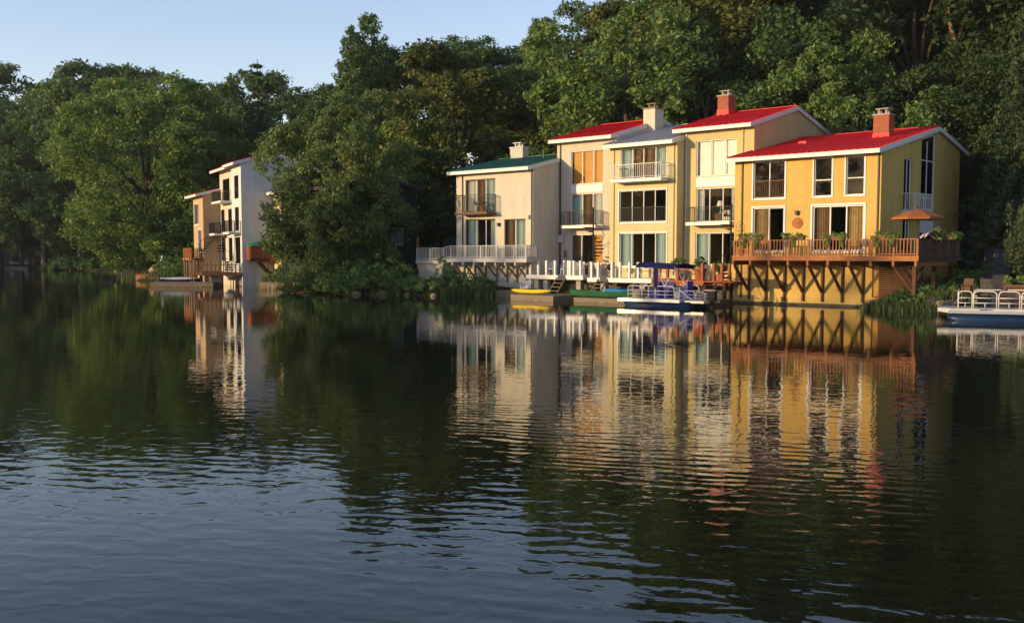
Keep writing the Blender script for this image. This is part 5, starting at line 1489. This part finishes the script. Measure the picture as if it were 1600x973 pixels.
ORD = ['first', 'second', 'third', 'fourth', 'fifth', 'sixth', 'seventh', 'eighth', 'ninth', 'tenth', 'eleventh', 'twelfth', 'thirteenth', 'fourteenth', 'fifteenth', 'sixteenth', 'seventeenth', 'eighteenth', 'nineteenth', 'twentieth', 'twenty-first', 'twenty-second']
_ug = []
for (x0, y0), (x1, y1) in zip(_pts[:-1], _pts[1:]):
    L_ = sqrt((x1 - x0) ** 2 + (y1 - y0) ** 2); n_ = max(1, round(L_ / 6.2))
    for k in range(n_):
        t = (k + .5) / n_; _ug.append((x0 + (x1 - x0) * t + 1.8 + random.uniform(0, 1), y0 + (y1 - y0) * t + 2.6 + random.uniform(0, 1.5)))
for i, (x, y) in enumerate(_ug[:22]):
    K[i % 5].put(x, y, gz(x, y) + random.uniform(4.5, 8.5) * (.75 if i > 15 else 1), ORD[i] + ' bushy waterside tree from the left along the far shore', m='leaf_dark', group='bushy trees low along the far shore', wide=random.uniform(1.9, 2.5), name='bushy_tree')
for px, py, Y, lab, mm in ((640, 76, 128, 'dark round-topped skyline tree just right of the tall poplar', 'leaf_dark'), (692, 62, 132, 'dark skyline tree behind the left half of the broad oak', 'leaf_dark'), (752, 60, 134, 'dark dome on the skyline behind the right half of the broad oak', 'leaf_dark'), (800, 82, 126, 'olive skyline tree left of the twin-topped poplar', 'leaf_mid'), (868, 72, 122, 'mid green skyline tree right of the twin-topped poplar', 'leaf_mid')):
    put(K[px % 5], px, py, Y, lab, m=mm, wide=1.15)
# far left shore, in shade
FL = [(-75, 95, 232), (-30, 112, 226), (30, 100, 222), (62, 118, 214), (110, 116, 208), (150, 106, 206), (205, 108, 204), (248, 122, 196), (0, 165, 214), (72, 185, 203), (-50, 190, 222), (128, 190, 192), (35, 240, 212), (95, 260, 199)]
for i, (px, py, Y) in enumerate(FL):
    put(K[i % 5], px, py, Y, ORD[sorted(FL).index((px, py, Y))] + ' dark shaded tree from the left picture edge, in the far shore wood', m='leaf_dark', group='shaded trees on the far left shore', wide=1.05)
DL = [(300, 128, 178), (350, 114, 172), (378, 165, 150), (455, 124, 168), (505, 134, 160), (430, 160, 140), (310, 175, 155), (540, 120, 150), (620, 96, 142)]
for i, (px, py, Y) in enumerate(DL):
    put(K[(i + 2) % 5], px, py, Y, ORD[sorted(DL).index((px, py, Y))] + ' rounded dark tree from the left above the left row of houses', m='leaf_dark', group='dark trees above the left houses')
# hillside behind the houses: fills the slope up to the skyline
prof = [(440, 150), (520, 140), (590, 95), (640, 74), (700, 62), (760, 64), (800, 88), (840, 60), (868, 75), (890, 15), (950, -40), (1000, -60), (1100, -90), (1200, -130), (1300, -175), (1400, -190), (1800, -210)]
def prof_at(px): return float(np.interp(px, [p[0] for p in prof], [p[1] for p in prof]))
rg = random.Random(5); HT = []
LAND = [(640, 'willow'), (735, 'grey deck'), (870, 'cream house'), (945, 'peach house'), (1060, 'pale yellow house'), (1180, 'butter yellow house'), (1300, 'ochre roof left half'), (1420, 'ochre house chimney'), (1520, 'ochre house far corner'), (1620, 'stone steps'), (1900, 'right picture edge')]
RW = ['nearest', 'second-row', 'middle', 'upper', 'topmost']
RFo = Vector((20.478, 57.212))
for row, (dist, sp) in enumerate(((17.5, 6.5), (25, 6.8), (33, 7.2), (42, 7.8), (52, 8.5))):
    u_ = -52
    while u_ < 52:
        u_ += sp * rg.uniform(.75, 1.25)
        p = RF.at(u_, dist + rg.uniform(-2, 2))
        if p.y < 25: continue
        px = 800 + F_ * p.x / p.y
        if px < 470 or px > 1780: continue
        g = gz(p.x, p.y); lim = z_px(prof_at(px), p.y) - g
        h = rg.uniform(15, 22) + (3 if px > 1000 else 0)
        if row == 0: h *= .72
        if row == 4 or (row == 3 and px < 900): h = lim - rg.uniform(0, 2)
        h = min(h, lim - rg.uniform(0, 1.5))
        if h < 7: continue
        h = min(h, 29)
        if any(abs(px - hx) < hw and p.y < hy + 2 for hx, hw, hy in ((1335, 120, 76), (975, 110, 86), (725, 90, 96))): continue
        k = rg.randrange(6)
        kd = K[k] if k < 5 else K_open2
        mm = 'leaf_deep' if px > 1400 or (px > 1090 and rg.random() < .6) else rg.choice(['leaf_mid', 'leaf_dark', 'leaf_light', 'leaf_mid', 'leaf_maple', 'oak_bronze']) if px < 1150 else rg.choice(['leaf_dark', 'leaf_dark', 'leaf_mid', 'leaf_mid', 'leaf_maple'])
        HT.append((row, px, kd.put(p.x, p.y, g + h, 'x', m=mm, group='trees of the hillside wood', wide=rg.uniform(.95, 1.25))))
HT.sort(key=lambda q: q[1]); seen = {}
for row, px, o in HT:
    key = (RW[row], next(n_ for lim_, n_ in LAND if px < lim_)); seen.setdefault(key, []).append(o)
for (rw_, ld), os_ in seen.items():
    for k, o in enumerate(os_):
        o['label'] = f"{rw_} hillside tree in line above the {ld}" + ('' if len(os_) == 1 else f", {ORD[k]} from the left")
# lower screen of trees between the green house and the cream house, and by the right steps
UL = [(640, 232, 92, 'leaf_dark'), (690, 250, 96, 'leaf_dark'), (560, 200, 100, 'leaf_dark'), (610, 215, 102, 'leaf_mid'), (470, 210, 112, 'leaf_dark')]
for px, py, Y, mm in UL:
    put(K[int(px) % 5], px, py, Y, ORD[sorted(UL).index((px, py, Y, mm))] + ' shaded understorey tree from the left, between willow and cream house', m=mm, group='understorey trees left of the cream house', wide=1.2)
for i, (px, py, Y) in enumerate(((1545, 215, 70), (1600, 240, 66), (1660, 150, 70), (1725, 100, 66))):
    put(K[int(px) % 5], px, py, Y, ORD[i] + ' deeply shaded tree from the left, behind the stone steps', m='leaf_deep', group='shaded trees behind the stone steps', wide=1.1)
# hanging grey-green spray tree at the right edge
Q = []
rg2 = np.random.default_rng(9)
for k in range(70):
    th = rg2.uniform(0, 6.28); r_ = rg2.uniform(.2, 1.5); z = rg2.uniform(2.2, 5.3); 
    for j in range(4): Q.append((cos(th) * r_, sin(th) * r_, z - j * .28))
kd = Kind.__new__(Kind); kd.H = 5.6
kd.crown = leaf_mesh('crown', Q, [.24] * len(Q), 30, .17, 'cypress', 5, flat=1.2, droop=.8, aspect=.35)
kd.trunk = MB().tube([(0, 0, -.4), (.1, 0, 2.5), (0, .1, 5.3)], [.12, .09, .03], 7).mesh('trunk', 'bark')
kd.put(27.0, 52.6, 6.3, 'drooping grey-green cypress beside the stone steps', name='cypress_tree', rz=0)
# bare sunlit limb seen in the dark wood
solo('dead_tree', MB().tube([(0, 0, -9), (0, 0, 0), (.1, 0, 2.5), (-.4, .2, 5), (-1.5, .4, 7.4)], [.38, .34, .26, .16, .05], 8).tube([(.05, 0, 2.0), (.9, .2, 4.2), (1.2, .3, 6)], [.18, .1, .04], 6).tube([(-.4, .2, 5), (.3, 0, 6.5), (.2, 0, 8)], [.12, .07, .03], 6),
     'palebark', 'bare forked orange-lit trunk in the dark wood above the ochre house', 'tree', WF, at_px(1478, 79), 79, z_px(125, 79), smooth=True)

# ------------------------------------------------------------------ shrubs, reeds, ground cover
def shrub(label, x, y, r, h, m, seed, n=46, per=26, size=.2, name='shrub', group=None, zb=None):
    o = thing(name, label, 'shrub', WF, x, y, gz(x, y) if zb is None else zb, group, True)
    rg = np.random.default_rng(seed); Q = []
    for k in range(n):
        th = rg.uniform(0, 2 * pi); q = sqrt(rg.random()); z = h * (1 - q * q * .7) * rg.uniform(.25, 1)
        Q.append((cos(th) * q * r, sin(th) * q * r, z))
    leaf_part(o, 'foliage', Q, [max(.18, r * .2)] * n, per, size, m, seed)
    mb = MB()
    for k in range(5):
        q = Q[int(rg.integers(n))]; mb.tube([(0, 0, -.2), (q[0] * .6, q[1] * .6, q[2] * .6), q], [.03, .02, .008], 4)
    mb.ob('stem', 'bark', o)
    return o
WSH = [(497, 79.5, 1.6, 1.9), (530, 77.2, 1.8, 2.3), (556, 76.6, 1.9, 2.7), (583, 77.0, 1.8, 2.6), (607, 76.6, 1.6, 2.3), (628, 76.8, 1.5, 1.8), (540, 79.5, 2.2, 3.4), (590, 80, 2.4, 3.6), (505, 82, 2.2, 3.0)]
for i, (px, Y, r, h) in enumerate(WSH):
    shrub(ORD[sorted(WSH).index((px, Y, r, h))] + ' leafy waterside shrub from the left below willow and green house', at_px(px, Y), Y, r, h, 'leaf_shrub', 100 + i, 70, 30, .2, group='waterside shrubs below the willow')
SS = [(718, 73.6, 1.0, 1.5), (738, 73.4, 1.1, 1.35), (757, 73.2, .9, 1.0), (655, 74.5, 1.2, .9), (675, 73.8, 1.2, .8), (692, 74.3, .9, 2.6), (702, 74.2, .8, 2.2), (640, 75.2, 1.2, 1.0)]
for i, (px, Y, r, h) in enumerate(SS):
    shrub(rank(SS, (px, Y, r, h)) + ' green shrub from the left at the foot of the grey deck', at_px(px, Y), Y, r, h, 'leaf_shrub', 120 + i, 50, 28, .15, group='shrubs at the foot of the grey deck')
US = [(21.2, 55.2, 1.0, .8), (22.1, 54.6, 1.1, .9), (23.0, 54.0, .9, .8), (22.6, 56.5, 1.2, 1.0), (24.0, 56.6, 1.2, 1.1), (25.6, 57.5, 1.3, 1.3), (23.8, 59.5, 1.5, 1.5), (28.5, 54.6, 1.2, 1.6), (27.2, 58.5, 1.3, 1.4), (30.5, 59, 1.6, 2.2)]
for i, (x, y, r, h) in enumerate(US):
    shrub(rank(US, (x, y, r, h), bypx) + ' dim leafy shrub from the left on the bank by the ochre house', x, y, r, h, 'leaf_shrub', 140 + i, 50, 26, .17, group='undergrowth on the right bank')
LS = [(88, 196, 3.2, 2.6), (104, 193, 3.4, 2.6), (122, 189, 3.4, 2.4), (140, 184, 3.0, 2.0)]
for i, (px, Y, r, h) in enumerate(LS):
    shrub(rank(LS, (px, Y, r, h)) + ' low rounded shrub from the left on the far shore before the maple', at_px(px, Y), Y + 1.5, r, h, 'leaf_shrub', 160 + i, 60, 30, .5, group='low shrubs on the far shore')
BS = [(210, 128, 1.4, 1.3), (258, 116, 1.6, 2.2), (272, 113.5, 1.6, 2.4), (282, 112, 1.3, 1.8), (228, 126, 1.3, 4.2), (425, 93, 1.2, 1.1), (445, 91.5, 1.3, 1.2), (462, 90, 1.3, 1.1)]
for i, (px, Y, r, h) in enumerate(BS):
    shrub(rank(BS, (px, Y, r, h)) + ' green bank shrub from the left along the left row of houses', at_px(px, Y), Y + 1, r, h, 'leaf_shrub', 180 + i, 50, 28, .22, group='bank shrubs beside the left row')
o = shrub('yellow-green flowering plant beside the stone steps', 24.3, 54.3, .4, .8, 'leaf_plant', 199, 20, 20, .14, 'flowering_plant')

def blades(name, label, pts, hmin, hmax, wd, m, seed, lean=.25):
    rg = np.random.default_rng(seed); N = len(pts); P = np.asarray(pts, float)
    th = rg.uniform(0, 2 * pi, N); h = rg.uniform(hmin, hmax, N)
    dx = np.stack([np.cos(th), np.sin(th), np.zeros(N)], 1) * wd / 2
    l2 = rg.uniform(0, 2 * pi, N); lv = np.stack([np.cos(l2), np.sin(l2), np.zeros(N)], 1) * (lean * h * rg.random(N))[:, None]
    up = np.array([0, 0, 1.0])
    A = P - dx; B = P + dx; C_ = P + dx * .8 + lv * .35 + up * (h * .55)[:, None]; D = P - dx * .8 + lv * .35 + up * (h * .55)[:, None]; E_ = P + lv + up * (h * .97)[:, None]
    V = np.stack([A, B, C_, D, E_], 1).reshape(-1, 3)
    me = bpy.data.meshes.new(name); i = np.arange(N) * 5
    F = np.concatenate([np.stack([i, i + 1, i + 2, i + 3], 1)], 0)
    faces = F.tolist() + np.stack([i + 3, i + 2, i + 4], 1).tolist()
    me.from_pydata(V.tolist(), [], faces); me.materials.append(MT[m])
    at = me.attributes.new('tone', 'FLOAT', 'FACE'); tn = rg.random(N)
    at.data.foreach_set('value', np.concatenate([tn, tn]).astype(np.float32))
    return tag(link(name, me), label, None, None, 'stuff')
rg2 = np.random.default_rng(77)
def scatter(x0, y0, x1, y1, wdt, n):
    t = rg2.random(n); s_ = rg2.normal(size=n) * wdt
    dx, dy = x1 - x0, y1 - y0; L_ = sqrt(dx * dx + dy * dy)
    X = x0 + dx * t - dy / L_ * s_; Y = y0 + dy * t + dx / L_ * s_
    return np.stack([X, Y, np.maximum(ground_h(X, Y), -.1)], 1)
blades('reeds', 'tall dark reeds along the water before the grey deck', scatter(-5.0, 72.9, -1.3, 72.8, .55, 5200), .3, 1.0, .03, 'reed', 1, .9)
blades('grass', 'rough grass and weeds on the bank right of the ochre house', np.concatenate([scatter(19.4, 56.0, 22.6, 53.2, .5, 2600), scatter(21, 55.6, 24.5, 53.5, .6, 1800)]), .3, .8, .04, 'reed', 2, .5)
blades('grass', 'bank grass along the left shore under the trees', np.concatenate([scatter(-46, 124, -38, 113, .8, 1200), scatter(-21.5, 88.5, -16.5, 86.5, .5, 1200), scatter(-9, 75.9, -5, 73.8, .5, 1200), scatter(-16.5, 83, -9, 75.8, .6, 1200)]), .3, .9, .06, 'reed', 3, .5)
# unseen wood added outside the frame, heights and crowns set to shade house bases
FW = []
fl = np.random.default_rng(4)
def shade_wood():
    Q = []; mb_r = []
    for (x, y, h, r) in SHADE_TREES:
        g = gz(x, y)
        for k in range(46 if -10 < y < 20 else 130):
            dv = fl.normal(size=3); dv /= np.linalg.norm(dv); q = fl.uniform(.5, 1)
            Q.append((x + dv[0] * r * q, y + dv[1] * r * q, g + h * .58 + dv[2] * h * .42 * q)); mb_r.append(1.2)
    o = link('shade_wood', leaf_mesh('shade_wood', Q, mb_r, 24, .75, 'leaf_dark', 8)); tag(o, 'unseen wood added beyond the left edge of the picture to cast shade', None, None, 'stuff')
SHADE_TREES = [(-117 - (k % 3) * 6, y, h, 5.5) for k, (y, h) in enumerate(((-3, 27), (1.5, 28), (5.5, 28.5), (9.5, 27.5), (29.5, 26), (34, 26)))]
SHADE_TREES += [(-136, 150, 24, 8), (-140, 165, 26, 8), (-138, 180, 26, 8), (-142, 195, 27, 8), (-133, 208, 26, 8)]
shade_wood()

# morning haze over the lake: one closed box round the camera and the whole scene
hz = MB().box(-950, 950, -750, 1250, -4, 60)
hm = bpy.data.materials.new('morning_haze'); hm.use_nodes = True
hn_ = hm.node_tree; hn_.nodes.clear()
ho = hn_.nodes.new('ShaderNodeOutputMaterial'); hv = hn_.nodes.new('ShaderNodeVolumePrincipled')
hv.inputs['Color'].default_value = (0.86, 0.92, 1.0, 1); hv.inputs['Density'].default_value = HAZE; hv.inputs['Anisotropy'].default_value = 0.0
hn_.links.new(hv.outputs[0], ho.inputs['Volume'])
if HAZE > 0: tag(link('haze', hz.mesh('haze', hm)), 'thin bluish morning haze over the lake', None, None, 'stuff')
